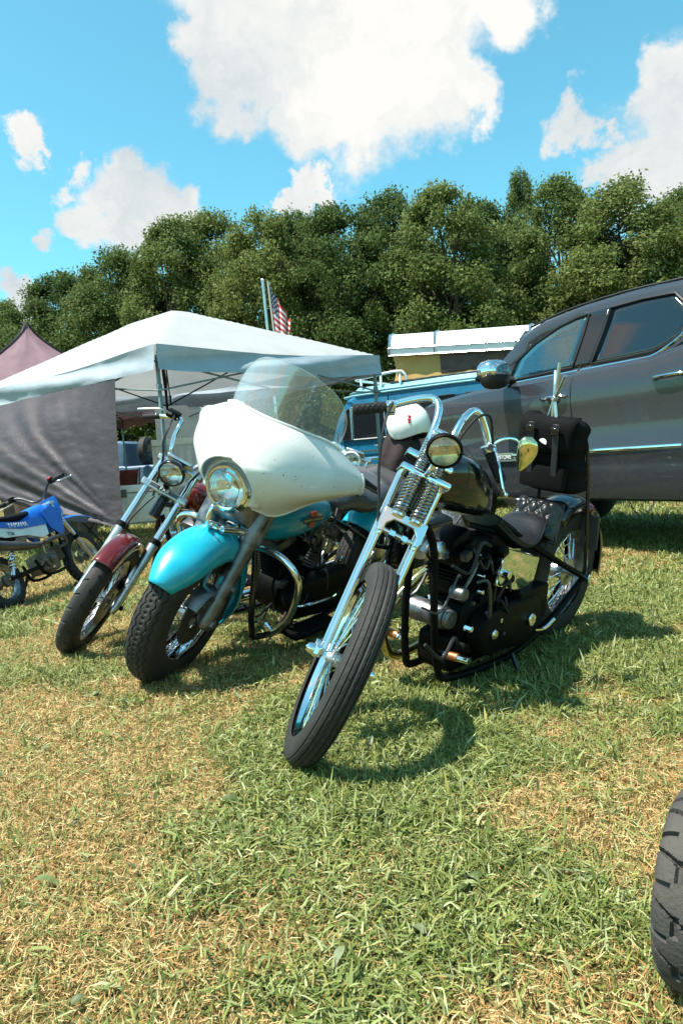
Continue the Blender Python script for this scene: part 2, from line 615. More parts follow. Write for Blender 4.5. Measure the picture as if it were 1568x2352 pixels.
def blades(x, y, lmin, lmax, wmul, flat):
    N = len(x)
    d = dryness(x, y)
    dry = rng.random(N) < (.10 + .78 * d)
    ci = np.where(dry, rng.choice([0, 0, 1, 2, 3, 3], N), rng.choice([4, 4, 5, 5, 6, 6, 7, 8], N))
    col = PAL[ci] * rng.uniform(.85, 1.5, (N, 1)) * np.array([1.12, 1.04, .92])
    L = rng.uniform(lmin, lmax, N) * np.where(dry, .8, 1.3) * (.55 + .9 * fbm(x * 2.2, y * 2.2, 3, 3))
    W = np.where(dry, rng.uniform(.0008, .0015, N), rng.uniform(.0011, .0026, N)) * wmul
    big = (~dry) & (rng.random(N) < .03)
    W = np.where(big, W * 2.0, W); L = np.where(big, L * 1.55, L)
    tilt = np.where(rng.random(N) < flat, rng.uniform(1.0, 1.5, N), rng.uniform(.15, 1.05, N))
    az = rng.uniform(0, 2 * np.pi, N)
    dx, dy = np.cos(az), np.sin(az)
    px, py = -dy, dx
    tw = rng.uniform(-.7, .7, N)                       # blade twist: not every face lies flat
    bend = rng.uniform(.1, .55, N)
    h1, r1 = np.cos(tilt) * L * .55, np.sin(tilt) * L * .55
    t2 = tilt + bend
    h2, r2 = h1 + np.cos(t2) * L * .45, r1 + np.sin(t2) * L * .45
    z0 = np.where(tilt > 1.0, rng.uniform(.002, .022, N), -.002)
    V = np.zeros((N, 5, 3))
    base = np.stack([x, y, z0], 1)
    P = np.stack([px * np.cos(tw), py * np.cos(tw), np.sin(tw)], 1)
    for k, (r, h, w) in enumerate(((0, 0, -1), (0, 0, 1), (r1, h1, -.9), (r1, h1, .9), (r2, h2, 0))):
        V[:, k, 0] = base[:, 0] + dx * r + P[:, 0] * w * W
        V[:, k, 1] = base[:, 1] + dy * r + P[:, 1] * w * W
        V[:, k, 2] = np.maximum(base[:, 2] + h + P[:, 2] * w * W, -.004)
    C = np.repeat(col[:, None, :], 5, 1)
    C[:, 4] *= 1.08
    return V[~dry], C[~dry], V[dry][:, [0, 1, 4]], C[dry][:, [0, 1, 4]]


parts = [blades(*scatter(.75, 2.3, 37000), .017, .040, .92, .45), blades(*scatter(2.3, 4.2, 20000), .020, .046, 1.12, .4),
         blades(*scatter(4.2, 7.5, 6200), .028, .06, 1.8, .3), blades(*scatter(7.5, 15, 1150), .04, .08, 3.3, .25)]
V = np.concatenate([p[0] for p in parts]); C = np.concatenate([p[1] for p in parts])
T3 = np.concatenate([p[2] for p in parts]); C3 = np.concatenate([p[3] for p in parts])
NB, NT = len(V), len(T3)
i0 = np.arange(NB)[:, None] * 5
quads = i0 + np.array([[0, 1, 3, 2]])
tris = np.concatenate([i0 + np.array([[2, 3, 4]]), NB * 5 + np.arange(NT)[:, None] * 3 + np.array([[0, 1, 2]])])
grass = np_mesh('grass', np.concatenate([V.reshape(-1, 3), T3.reshape(-1, 3)]), quads, tris, np.concatenate([C.reshape(-1, 3), C3.reshape(-1, 3)]), attr_mat('grass_blade', .55, .18))
stuff(grass, 'mown green and straw coloured grass covering the field', 'grass')

# broad weed leaves lying between the blades
xw, yw = scatter(.8, 5.5, 60)
kk = rng.random(len(xw)) < np.clip(1.15 - dryness(xw, yw), .22, 1)
xw, yw = xw[kk], yw[kk]
VW_, QW, CW = [], [], []
for x, y in zip(xw, yw):
    for q in range(random.choice((1, 1, 2, 3))):
        L = random.uniform(.018, .052); w = L * random.uniform(.13, .25); az = random.uniform(0, 6.28); lift = random.uniform(.12, .8)
        c = PAL[random.choice((4, 5, 6, 7, 7))] * random.uniform(.6, 1.05); roll = random.uniform(-.6, .6)
        b0 = len(VW_)
        for i in range(5):
            t = i / 4
            ww = w * math.sin(math.pi * min(1, .08 + t * .92)) ** .7 * (1 if i < 4 else .15) * random.uniform(.8, 1.1)
            r = L * t; h = .016 + L * lift * 1.2 * (t - .6 * t * t)
            for sg in (-1, 0, 1):
                VW_.append((x + math.cos(az) * r - math.sin(az) * ww * sg, y + math.sin(az) * r + math.cos(az) * ww * sg,
                            h + abs(sg) * ww * .45 + sg * ww * roll)); CW.append(c * (1 if sg else .8))
        for i in range(4):
            for j in range(2):
                a = b0 + i * 3 + j
                QW.append((a, a + 1, a + 4, a + 3))
weeds = np_mesh('broadleaf_weeds', np.array(VW_), np.array(QW), np.zeros((0, 3), int), np.array(CW), attr_mat('weed_leaf', .5, .25, .4))
weeds.data.polygons.foreach_set('use_smooth', np.ones(len(weeds.data.polygons), bool))
stuff(weeds, 'broad dandelion like weed leaves scattered through the grass', 'weeds')

BARK = mat('tree_bark', (.075, .06, .045), .9, var=.4, vscale_=6, bump=.6, bscale=20)
LEAFM = attr_mat('tree_leaf', .65, .40, .12)
_n, _l = LEAFM.node_tree.nodes, LEAFM.node_tree.links               # every tree its own green
_a = [q for q in _n if q.type == 'ATTRIBUTE'][0]
_oi = _n.new('ShaderNodeObjectInfo'); _hs = _n.new('ShaderNodeHueSaturation')
_m1 = nd(_n, 'ShaderNodeMapRange', ins={'To Min': .475, 'To Max': .515}); _l.new(_oi.outputs['Random'], _m1.inputs[0]); _l.new(_m1.outputs[0], _hs.inputs['Hue'])
_m2 = nd(_n, 'ShaderNodeMapRange', ins={'To Min': 1.25, 'To Max': .78}); _l.new(_oi.outputs['Random'], _m2.inputs[0]); _l.new(_m2.outputs[0], _hs.inputs['Value'])
_l.new(_a.outputs['Color'], _hs.inputs['Color'])
for _t in [lk.to_socket for lk in list(_a.outputs['Color'].links) if lk.to_node != _hs]:
    _l.new(_hs.outputs[0], _t)


def crown_mesh(seed, H, Rm, nleaf, conif=False):
    r = np.random.default_rng(seed)
    K = 260
    hh = r.random(K) ** .85
    az = r.uniform(0, 2 * np.pi, K)
    if conif:
        env = Rm * (1 - hh) ** .8 + .25
    else:
        env = Rm * (np.sin(np.pi * np.clip(hh * .86 + .13, 0, 1)) ** .62) * (.82 + .36 * fbm(az * 1.3 + seed, hh * 4, seed, 2))
    fr = r.uniform(.30, 1.0, K) ** .55
    cz = H * (.05 + .93 * hh)
    cc = np.stack([np.cos(az) * env * fr, np.sin(az) * env * fr, cz], 1)
    cr_ = r.uniform(.34, .74, K) * (Rm / 3.2) * (1.05 - .45 * hh)
    wgt = cr_ ** 2; wgt /= wgt.sum()
    idx = r.choice(K, nleaf, p=wgt)
    d = r.normal(size=(nleaf, 3)); d /= np.linalg.norm(d, axis=1)[:, None]
    rad = r.random(nleaf) ** .42
    pos = cc[idx] + d * (cr_[idx] * rad)[:, None] * np.array([1.15, 1.15, .8])
    pos += r.normal(size=(nleaf, 3)) * .15
    pos[:, 2] = np.maximum(pos[:, 2], .15)
    nrm = d * .5 + np.array([0, 0, .55]) + r.normal(size=(nleaf, 3)) * .55
    nrm /= np.linalg.norm(nrm, axis=1)[:, None]
    t = np.cross(nrm, r.normal(size=(nleaf, 3))); t /= np.linalg.norm(t, axis=1)[:, None]
    b = np.cross(nrm, t)
    s = r.uniform(.05, .105, nleaf)[:, None]
    V = np.stack([pos - t * s, pos + b * s * .55 + nrm * s * .12, pos + t * s, pos - b * s * .55 + nrm * s * .12], 1)
    base = np.array([[.058, .074, .026], [.078, .094, .034], [.104, .118, .050], [.050, .064, .024], [.150, .160, .098]])
    cl = base[r.integers(0, 3, K)]
    C = cl[idx] * .6 + base[r.choice(5, nleaf, p=[.27, .33, .22, .15, .03])] * .4
    C *= r.uniform(1.15, 2.0, (nleaf, 1)) * np.array([.98, 1.12, .90])
    q = np.arange(nleaf)[:, None] * 4 + np.array([[0, 1, 2, 3]])
    return V.reshape(-1, 3), q, np.repeat(C, 4, 0), cc


def tree_proto(seed, H, Rm, nleaf, conif=False):
    V, q, C, cc = crown_mesh(seed, H, Rm, nleaf, conif)
    crown = np_mesh('crown', V, q, np.zeros((0, 3), int), C, LEAFM)
    rr = random.Random(seed)
    tb = MB()
    bend = [Vector((rr.uniform(-.25, .25) * k, rr.uniform(-.25, .25) * k, H * .9 * k / 5)) for k in range(6)]
    tb.tube(bend, [.19, .16, .13, .1, .06, .02], 9, 3)
    for k in range(34):
        tgt = Vector(cc[rr.randrange(len(cc))])
        z = max(.5, tgt.z * rr.uniform(.45, .8)); i = min(4.99, z / (H * .9) * 5)
        p = bend[int(i)].lerp(bend[int(i) + 1], i - int(i))
        tb.tube([p, p.lerp(tgt, .5) + Vector((0, 0, rr.uniform(-.1, .35))), tgt], [.055, .035, .012], 5, 3)
    trunk = tb.build('trunk', BARK, None)
    return crown, trunk


protos = [tree_proto(3, 12, 3.5, 76000), tree_proto(8, 12, 3.2, 70000), tree_proto(21, 12, 3.8, 80000), tree_proto(5, 12, 1.7, 26000, True)]
TREES = [  # u, v_top, depth, spread, kind, what singles it out
    (-130, 650, 45, 1.0, 0, 'small green tree beyond the purple peaked tent'),
    (12, 690, 47, .8, 1, 'low thin tree with sky showing beside the purple tent peak'),
    (135, 622, 41, 1.05, 2, 'rounded olive green tree rising behind the purple tent peak'),
    (262, 566, 38, 1.0, 0, 'leafy tree behind the left slope of the white canopy'),
    (392, 500, 36, 1.02, 1, 'broad leafy tree above the white canopy peak'),
    (488, 482, 39, 1.0, 2, 'tall leafy tree just right of the white canopy peak'),
    (595, 480, 34, .85, 0, 'tall leafy tree directly behind the flagpole'),
    (668, 486, 41, .9, 1, 'dark leafy tree to the right of the flag'),
    (775, 468, 34, .98, 2, 'loose leafy tree with sky gaps above the clear windshield'),
    (885, 440, 36, 1.0, 0, 'tall rounded tree behind the left end of the camper lid'),
    (1005, 424, 32, 1.05, 1, 'tall bright leafed tree behind the camper pop top'),
    (1090, 458, 37, .9, 2, 'shadowed leafy tree behind the middle of the camper lid'),
    (1190, 392, 46, .62, 1, 'slim tree whose top stands above the other crowns'),
    (1275, 408, 34, 1.0, 1, 'wide dense tree behind the grey pickup windscreen'),
    (1425, 414, 31, 1.05, 0, 'large dense tree above the grey pickup cab roof'),
    (1560, 432, 33, 1.0, 2, 'dense tree above the rear doors of the grey pickup'),
    (1720, 430, 31, 1.0, 0, 'leafy tree beyond the tail of the grey pickup'),
    (-360, 640, 44, 1.05, 2, 'second leafy tree past the purple tent along the field edge'),
    (-600, 630, 46, 1.0, 1, 'last leafy tree at the purple tent end of the row'),
    (1890, 440, 32, 1.0, 1, 'second leafy tree past the tail of the grey pickup'),
    (2060, 445, 34, 1.05, 2, 'last leafy tree at the pickup end of the row'),
    (325, 600, 50, 1.0, 2, 'shaded tree standing farther back behind the white canopy'),
    (720, 560, 47, 1.1, 0, 'shaded tree farther back between canopy and camper'),
    (1150, 520, 50, 1.1, 1, 'shaded tree farther back behind the camper lid')]
tw = random.Random(5)
for i, (u, v, D, spr, kind, lab) in enumerate(TREES):
    top = atY(u, v, D)
    root = thing('tree', lab, 'tree', Matrix.Translation((top.x, D, 0)) @ Matrix.Rotation(tw.uniform(0, 6.28), 4, 'Z')
                 @ Matrix.Diagonal((spr * (1.0 if kind < 3 else .8), spr * (1.0 if kind < 3 else .8), top.z / 12.0, 1)), 'trees along the edge of the field')
    for p in protos[kind]:
        c = p.copy(); COL.objects.link(c); c.parent = root
for k, ps in enumerate(protos):
    for p in ps:
        bpy.data.objects.remove(p)

# ------------------------------------------------------------------ canopy, tarps, camper, far things
TENTC = mat('white_canopy_cloth', (.47, .485, .49), .8, var=.05, vscale_=3, translucent=.30, bump=.25, bscale=40)
TENTB = mat('shade_tinted_valance_cloth', (.33, .39, .45), .8, var=.08, vscale_=4, translucent=.06, bump=.25, bscale=30)  # white canopy cloth; its bluish shade is put into the base colour
POLE = mat('grey_green_tent_pole', (.17, .22, .23), .5, .3, var=.15)
TARPM = mat('mauve_grey_tarp', (.058, .046, .056), .58, col2=(.042, .034, .041), vscale_=2.5, bump=.5, bscale=22, translucent=.10)
BROWNT = mat('brown_tarp', (.10, .065, .05), .75, var=.2, bump=.4, bscale=18)
PURP = mat('dusty_purple_tent', (.20, .115, .14), .75, var=.12, vscale_=3, translucent=.12, bump=.3, bscale=20)

N0 = Vector((-1.79, 7.49, 0))
e1 = Vector((math.cos(R_(39)), math.sin(R_(39)), 0)); e2 = Vector((math.cos(R_(139)), math.sin(R_(139)), 0))
L1, L2, ZE = 3.1, 4.5, 2.21
tent = thing('canopy_tent', 'white pop up canopy with a peaked roof and grey steel legs', 'canopy', Matrix.Translation(N0))


def tp(s, t, z):
    return e1 * (s * L1) + e2 * (t * L2) + Vector((0, 0, z))


def roofz(s, t):
    k = min(2 * min(s, 1 - s), 2 * min(t, 1 - t) * L2 / L1 * .80)
    k = min(k, 1)
    z = ZE + .86 * ((k if k < .86 else .86 + .14 * (1 - (1 - (k - .86) / .14) ** 2) * .6) ** .93) - .05 * math.sin(math.pi * min(1, 4 * s * (1 - s))) * (1 - k) * 0
    edge = (1 - k)
    z -= .045 * edge * (math.sin(math.pi * s) * (1 if min(t, 1 - t) < min(s, 1 - s) else 0) + math.sin(math.pi * t) * (0 if min(t, 1 - t) < min(s, 1 - s) else 1))
    z += .012 * (float(fbm(s * 9, t * 11, 4, 3)) - .5) + .02 * max(0, k - .9) * 10 * 0
    return z


nu, nv = 56, 72
mb = MB(); mb.grid([[tp(i / nu, j / nv, roofz(i / nu, j / nv)) for i in range(nu + 1)] for j in range(nv + 1)])
mb.build('canopy_roof', TENTC, tent, ang=180)


def side(a, b, nrm, seed):
    """one hanging valance between two corners a, b given as (s, t)"""
    rows = []
    n = 90
    for q in range(9):
        h = q / 8
        row = []
        for i in range(n + 1):
            f = i / n
            s, t = a[0] + (b[0] - a[0]) * f, a[1] + (b[1] - a[1]) * f
            p = tp(s, t, roofz(min(max(s, 0), 1), min(max(t, 0), 1)) + .004 - .25 * h * (1 + .06 * math.sin(f * 9 + seed)))
            c = min(f, 1 - f)
            wob = .030 * math.sin(h * 5.2 + 7 * f + seed) * (1 - math.exp(-c * 14)) + .04 * (float(fbm(f * 10 + seed * 3, h * 2.6 + f * 3, seed, 3)) - .5) * (.25 + h)
            p += nrm * (.018 + .02 * h + wob)
            row.append(p)
        rows.append(row)
    m = MB(); m.grid(rows)
    return m.build('valance', TENTB, tent, ang=180)


n1 = Vector((e1.y, -e1.x, 0)); n2 = Vector((-e2.y, e2.x, 0)) * 1
side((0, 0), (1, 0), n1, 1); side((0, 0), (0, 1), n2, 2); side((1, 0), (1, 1), -n2, 3); side((0, 1), (1, 1), -n1, 4)
pq = Matrix.Rotation(R_(39), 3, 'Z')
for s, t in ((0, 0), (1, 0), (0, 1), (1, 1)):
    q = tp(s + (.012 if s == 0 else -.012), t + (.01 if t == 0 else -.01), 0)
    m = MB(); m.box(q + Vector((0, 0, 1.06)), (.036, .036, 2.12), pq, .004); m.box(q + Vector((0, 0, .01)), (.08, .08, .012), pq, .003)
    m.box(q + Vector((0, 0, 1.78)), (.052, .052, .07), pq, .006)
    m.build('pole', POLE, tent)
for (a, b) in (((0, 0), (1, 0)), ((0, 0), (0, 1)), ((1, 0), (1, 1)), ((0, 1), (1, 1))):
    for k in range(2):
        m = MB()
        f0, f1 = k * .5, k * .5 + .5
        for za, zb in ((2.05, 1.74), (1.74, 2.05)):
            p = tp(a[0] + (b[0] - a[0]) * f0, a[1] + (b[1] - a[1]) * f0, za); q = tp(a[0] + (b[0] - a[0]) * f1, a[1] + (b[1] - a[1]) * f1, zb)
            m.tube([p, q], .011, 6)
        m.build('truss_bar', POLE, tent)
m = MB(); c0 = tp(.5, .5, 0)
m.tube([c0 + Vector((0, 0, 1.75)), c0 + Vector((0, 0, 3.02))], .017, 8)
for s, t in ((0, 0), (1, 0), (0, 1), (1, 1)):
    m.tube([tp(s, t, 2.06), c0 + Vector((0, 0, 2.92))], .011, 6)
    m.tube([tp(.5 + (s - .5) * .5, .5 + (t - .5) * .5, 2.42), c0 + Vector((0, 0, 1.8))], .010, 6)
m.build('centre_post', BLKS, tent)

# hanging mauve tarp, pulled together at its lower corner
A0 = N0 + tp(-.002, .155, 1.955) + n2 * .05; A1 = N0 + tp(-.002, .98, 1.95) + n2 * .05
B0 = atY(283, 1214, 7.55); B1 = atY(-260, 1050, 9.6)
rows = []
for j in range(81):
    t = j / 80; row = []
    for i in range(101):
        s = i / 100
        top = A0.lerp(A1, s)
        bot = B0.lerp(B1, s) + Vector((0, 0, -.10 * math.sin(math.pi * s)))
        p = top.lerp(bot, t)
        d = p - B0
        r = math.hypot(s * 3.4, (1 - t) * 1.5)
        an = math.atan2((1 - t) * 1.5, s * 3.4 + 1e-4)
        fold = (math.sin(an * 22 + 1.5 * math.sin(an * 9)) * .5 + math.sin(an * 47 + 2) * .25) * .085 * math.exp(-max(0, an - .12) * 2.2) * min(1, r * 2.2) * math.exp(-r * .35)
        belly = .16 * math.sin(math.pi * t) * math.sin(math.pi * min(1, s * 1.2))
        small = .020 * (float(fbm(s * 26 + t * 10, t * 22 - s * 8, 6, 4)) - .5) * (.3 + t) + .05 * (float(fbm(s * 5, t * 4, 8, 2)) - .5)
        p = p + n2 * (fold + belly + small) + Vector((0, 0, fold * .5))
        row.append(p)
    rows.append(row)
m = MB(); m.grid(rows)
tarp = m.build('tarp', TARPM, None, ang=180)
tag(tarp, 'mauve grey tarp hung as a side wall, gathered into folds at its lower corner', 'tarp')
m = MB()
m.grid([[N0 + tp(.30 + .02 * math.sin(i * .9) + .01 * math.sin(j), .72 + .6 * i / 40, 1.85 - 1.84 * j / 8) for i in range(41)] for j in range(9)])
bt = m.build('tarp', BROWNT, None, ang=180)
tag(bt, 'dark brown tarp hanging inside the canopy behind the blue dirt bike', 'tarp')

# purple peaked tent further left
pt = thing('peaked_tent', 'dusty purple tent peak with a dark seam behind the white canopy', 'tent', Matrix.Translation((-5.85, 14.2, 0)) @ Matrix.Rotation(R_(28), 4, 'Z'))
rows = []
for j in range(25):
    t = j / 24; r = 2.3 * (t ** 1.25) + .03; z = 3.96 - 1.75 * t ** .92; row = []
    for i in range(97):
        a = 2 * math.pi * i / 96
        k = 1 / max(abs(math.cos(a)), abs(math.sin(a)))
        k = .35 * 1 + .65 * k
        row.append(Vector((r * k * math.cos(a), r * k * math.sin(a), z + .05 * t * math.sin(9 * a) * (1 - t) + .03 * (float(fbm(a * 6, t * 3, 2)) - .5))))
    rows.append(row)
m = MB(); m.grid(rows); m.build('roof', PURP, pt, ang=180)
for i in (12, 36, 60, 84):
    m = MB(); m.tube([rows[j][i] + Vector((0, 0, .006)) for j in range(0, 25, 2)], .035, 6, 1, flat=.35); m.build('seam', BLKS, pt)
for i in range(4):
    p = rows[24][12 + 24 * i]
    m = MB(); m.tube([(p.x, p.y, 0), (p.x * .985, p.y * .985, p.z + .02)], .022, 8); m.build('pole', POLE, pt)
    q = rows[24][(36 + 24 * i) % 96]
    m = MB(); m.grid([[rows[24][(12 + 24 * i + k) % 96] + Vector((0, 0, .01 - .22 * h / 3 + .01 * math.sin(k * 1.3) * h)) for k in range(25)] for h in range(4)]); m.build('valance', PURP, pt, ang=180)

# flag
fl = atY(617, 645, 14.0)
flag = thing('flagpole', 'thin steel flagpole with a draped american flag rising behind the white canopy', 'flag', Matrix.Translation((fl.x, 14.0, 0)) @ Matrix.Rotation(R_(-1.5), 4, 'Y'))
m = MB(); m.tube([(0, 0, 0), (0, 0, fl.z)], .028, 10); m.ball((0, 0, fl.z + .02), .04, 10, 6); m.build('pole', ALU, flag)
m = MB(); m.tube([(.13, -.02, fl.z - 1.35), (.10, -.02, fl.z - .02)], .02, 8); m.build('flag_staff', mat('pale_staff', (.45, .42, .38), .5), flag)
fm = bpy.data.materials.new('flag_cloth'); fm.use_nodes = True
n_, l_ = fm.node_tree.nodes, fm.node_tree.links
b_ = n_['Principled BSDF']; b_.inputs['Roughness'].default_value = .8
uvn = n_.new('ShaderNodeUVMap'); sp = n_.new('ShaderNodeSeparateXYZ'); l_.new(uvn.outputs[0], sp.inputs[0])


def fm_(op, a, b=None):
    k = nd(n_, 'ShaderNodeMath', operation=op)
    for i, v in enumerate((a, b)):
        if v is None: continue
        if isinstance(v, (int, float)): k.inputs[i].default_value = v
        else: l_.new(v, k.inputs[i])
    return k.outputs[0]


def mixc(f, a, b):
    k = nd(n_, 'ShaderNodeMix', data_type='RGBA')
    l_.new(f, k.inputs[0])
    for i, v in ((6, a), (7, b)):
        if isinstance(v, tuple): k.inputs[i].default_value = v
        else: l_.new(v, k.inputs[i])
    return k.outputs[2]


strp = fm_('MODULO', fm_('FLOOR', fm_('MULTIPLY', sp.outputs[1], 13.0)), 2.0)
sc = mixc(strp, (.55, .03, .03, 1), (.78, .77, .74, 1))
sx_ = fm_('SUBTRACT', fm_('FRACT', fm_('ADD', fm_('MULTIPLY', sp.outputs[0], 14.0), fm_('MULTIPLY', fm_('FLOOR', fm_('MULTIPLY', sp.outputs[1], 16.0)), .5))), .5)
sy_ = fm_('SUBTRACT', fm_('FRACT', fm_('MULTIPLY', sp.outputs[1], 16.0)), .5)
star = fm_('LESS_THAN', fm_('ADD', fm_('MULTIPLY', sx_, sx_), fm_('MULTIPLY', sy_, sy_)), .075)
cant = mixc(star, (.012, .022, .08, 1), (.75, .75, .75, 1))
inc = fm_('MULTIPLY', fm_('LESS_THAN', sp.outputs[0], .36), fm_('GREATER_THAN', sp.outputs[1], 6 / 13.0))
l_.new(mixc(inc, sc, cant), b_.inputs['Base Color'])
nu, nv = 40, 26
Vs, Fs, UV = [], [], []
for j in range(nv + 1):
    for i in range(nu + 1):
        a, b = i / nu, j / nv          # a along fly, b up the hoist
        # hoist runs up the tilted staff; the fly hangs straight down and folds
        hx, hz = .10 + .03 * (1 - b), fl.z - .06 - .80 * (1 - b)
        Vs.append((hx + .36 * a * (.55 + .45 * b) + .02 * math.sin(a * 19), -.02 + .06 * math.sin(a * 15 + b * 2) * (.3 + a), hz - .80 * a * (.62 + .3 * b)))
        UV.append((a, b))
me = bpy.data.meshes.new('flag_cloth')
for j in range(nv):
    for i in range(nu):
        k = j * (nu + 1) + i; Fs.append((k, k + 1, k + nu + 2, k + nu + 1))
me.from_pydata(Vs, [], Fs)
uvl = me.uv_layers.new(name='UVMap')
for lp in me.loops:
    uvl.data[lp.index].uv = UV[lp.vertex_index]
me.materials.append(fm); me.polygons.foreach_set('use_smooth', np.ones(len(me.polygons), bool))
o = bpy.data.objects.new('flag_cloth', me); COL.objects.link(o); o.parent = flag


# ------------------------------------------------------------------ camper van
def rrect(hw, z0, z1, r, n=4, tuck=0.0):
    """rounded rectangle outline in y/z, tucked in towards the top"""
    out = []
    for cx, cz, a0 in ((hw - r, z0 + r, -90), (hw - r - tuck, z1 - r, 0), (-hw + r + tuck, z1 - r, 90), (-hw + r, z0 + r, 180)):
        for k in range(n + 1):
            a = R_(a0 + 90 * k / n)
            out.append((cx + r * math.cos(a), cz + r * math.sin(a)))
    return out


VAN = mat('van_blue_paint', (.008, .14, .26), .32, coat=.3, var=.12, rvar=.1)
VANR = mat('van_light_tinted_roof', (.22, .46, .52), .45, var=.12)  # van blue made paler: light on the top is put into the colour
GLD = mat('dark_window_glass', (.012, .016, .02), .04, 0, coat=1.0)
CAMW = mat('camper_white_gelcoat', (.72, .76, .78), .35, var=.05)
CANVT = mat('yellow_tan_canvas', (.72, .49, .18), .85, col2=(.64, .42, .15), vscale_=3, translucent=.45, bump=.3, bscale=60)
MESHW = mat('brown_mesh_window', (.085, .06, .05), .9, var=.2)
CRM = mat('dull_chrome', (.6, .61, .62), .22, 1.0)
yawv = math.atan2(.539, -.842)
van = thing('camper_van', 'blue camper van with its pop top raised on tan canvas', 'van', Matrix.Translation((2.21, 11.62, 0)) @ Matrix.Rotation(yawv, 4, 'Z'))
m = MB()
secs = []
for x, hw, z0, z1, tk in ((2.22, .70, .42, 1.12, .05), (2.26, .80, .40, 1.20, .06), (2.20, .85, .38, 1.24, .05), (2.05, .86, .36, 1.62, .06), (1.88, .86, .35, 1.90, .09),
                          (1.70, .86, .35, 1.97, .10), (0, .87, .35, 1.99, .10), (-1.95, .86, .35, 1.97, .10), (-2.12, .83, .40, 1.86, .10), (-2.18, .76, .5, 1.6, .08)):
    secs.append([(x, y, z) for y, z in rrect(hw, z0, z1, .10, 4, tk)])
m.loft(secs); m.build('body', VAN, van, ang=50)
m = MB()
secs = [[(x, y, z) for y, z in rrect(hw, 1.935, zt, .05, 3, .12)] for x, hw, zt in ((1.86, .70, 2.02), (1.7, .80, 2.07), (0, .805, 2.09), (-1.9, .79, 2.07), (-2.08, .7, 2.0))]
m.loft(secs); rf = m.build('roof', VANR, van, ang=50)
for sg in (1, -1):
    m = MB(); m.tube([(1.9, .72 * sg, 1.90), (1.72, .835 * sg, 1.925), (0, .85 * sg, 1.94), (-1.95, .83 * sg, 1.925)], .016, 6, 2); m.build('rain_gutter', VANR, van)


def pane(pts, y, m_, name, th=.012, frm=None, par=van):
    mm = MB(); mm.prism([(x, y, z) for x, z in pts], (0, th, 0)); o = mm.build(name, m_, par)
    if frm:
        f = MB(); f.tube([(x, y + th, z) for x, z in pts], .016, 6, 1, closed=True, flat=.8); f.build('frame', frm, o)
    return o


# driver's side: cab door window with quarter light, big side window, seams, handle
yl = .823
pane([(1.98, 1.22), (1.86, 1.70), (1.78, 1.74), (1.78, 1.22)], yl, GLD, 'quarter_window', frm=CRM)
pane([(1.75, 1.22), (1.75, 1.74), (1.22, 1.76), (1.16, 1.70), (1.14, 1.22)], yl, GLD, 'window', frm=CRM)
pane([(.92, 1.24), (.92, 1.76), (-.05, 1.77), (-.05, 1.24)], yl - .002, GLD, 'window', frm=BLKS)
pane([(-.25, 1.24), (-.25, 1.77), (-1.45, 1.76), (-1.45, 1.24)], yl - .002, GLD, 'window', frm=BLKS)
for x in (1.05, 2.04):
    m = MB(); m.box((x, .858, 1.12 if x < 2 else .9), (.010, .02, 1.5 if x < 2 else .9)); m.build('door_seam', BLKS, van)
m = MB(); m.tube([(1.36, .872, 1.10), (1.33, .905, 1.10), (1.16, .905, 1.10), (1.13, .872, 1.10)], .012, 6); m.cyl((1.12, .86, 1.06), (1.12, .89, 1.06), .022, 10); m.build('door_handle', CRM, van)
# two-tone upper band
m = MB(); m.box((1.0, .853, 1.02), (1.9, .014, .03), None, .004); m.build('waist_trim', CRM, van)
# windscreen and lamps
m = MB(); m.prism([(2.235, -.70, 1.26), (2.235, .70, 1.26), (1.97, .64, 1.78), (1.97, -.64, 1.78)], (.012, 0, .006)); m.build('windscreen', GLD, van)
for sg in (1, -1):
    m = MB(); m.lathe([(0, .05), (.06, .04), (.085, 0), (.1, -.01)], (2.25, .55 * sg, .85), (1, 0, 0), 20); m.build('headlight', CRM, van)
m = MB(); m.box((2.33, 0, .5), (.08, 1.6, .14), None, .03, 2); m.build('bumper', CAMW, van)
for x in (1.45, -1.0):
    for sg in (1, -1):
        m = MB(); m.lathe([(.18, -.08), (.27, -.09), (.32, -.06), (.325, 0), (.32, .06), (.27, .09), (.18, .08)], (x, .76 * sg, .325), (0, 1, 0), 28); w_ = m.build('wheel', RUB, van)
        m = MB(); m.lathe([(0, .05), (.1, .07), (.15, .03), (.185, .06)], (x, .78 * sg, .325), (0, sg, 0), 24); m.build('hub_cap', CRM, w_)
# roof tray at the front
m = MB()
rk_ = [(1.72, .66, 2.20), (1.2, .70, 2.24), (.86, .70, 2.24), (.80, .66, 2.10)]
m.tube(rk_, .022, 6, 2); m.tube([(x, -y, z) for x, y, z in rk_], .022, 6, 2); m.tube([(1.72, .66, 2.20), (1.78, .5, 2.20), (1.78, -.5, 2.20), (1.72, -.66, 2.20)], .022, 6, 3)
for x in (1.62, 1.25, .9):
    for sg in (1, -1):
        m.tube([(x, .69 * sg, 2.22), (x, .70 * sg, 2.06)], .02, 6)
m.build('roof_rack', CAMW, van)
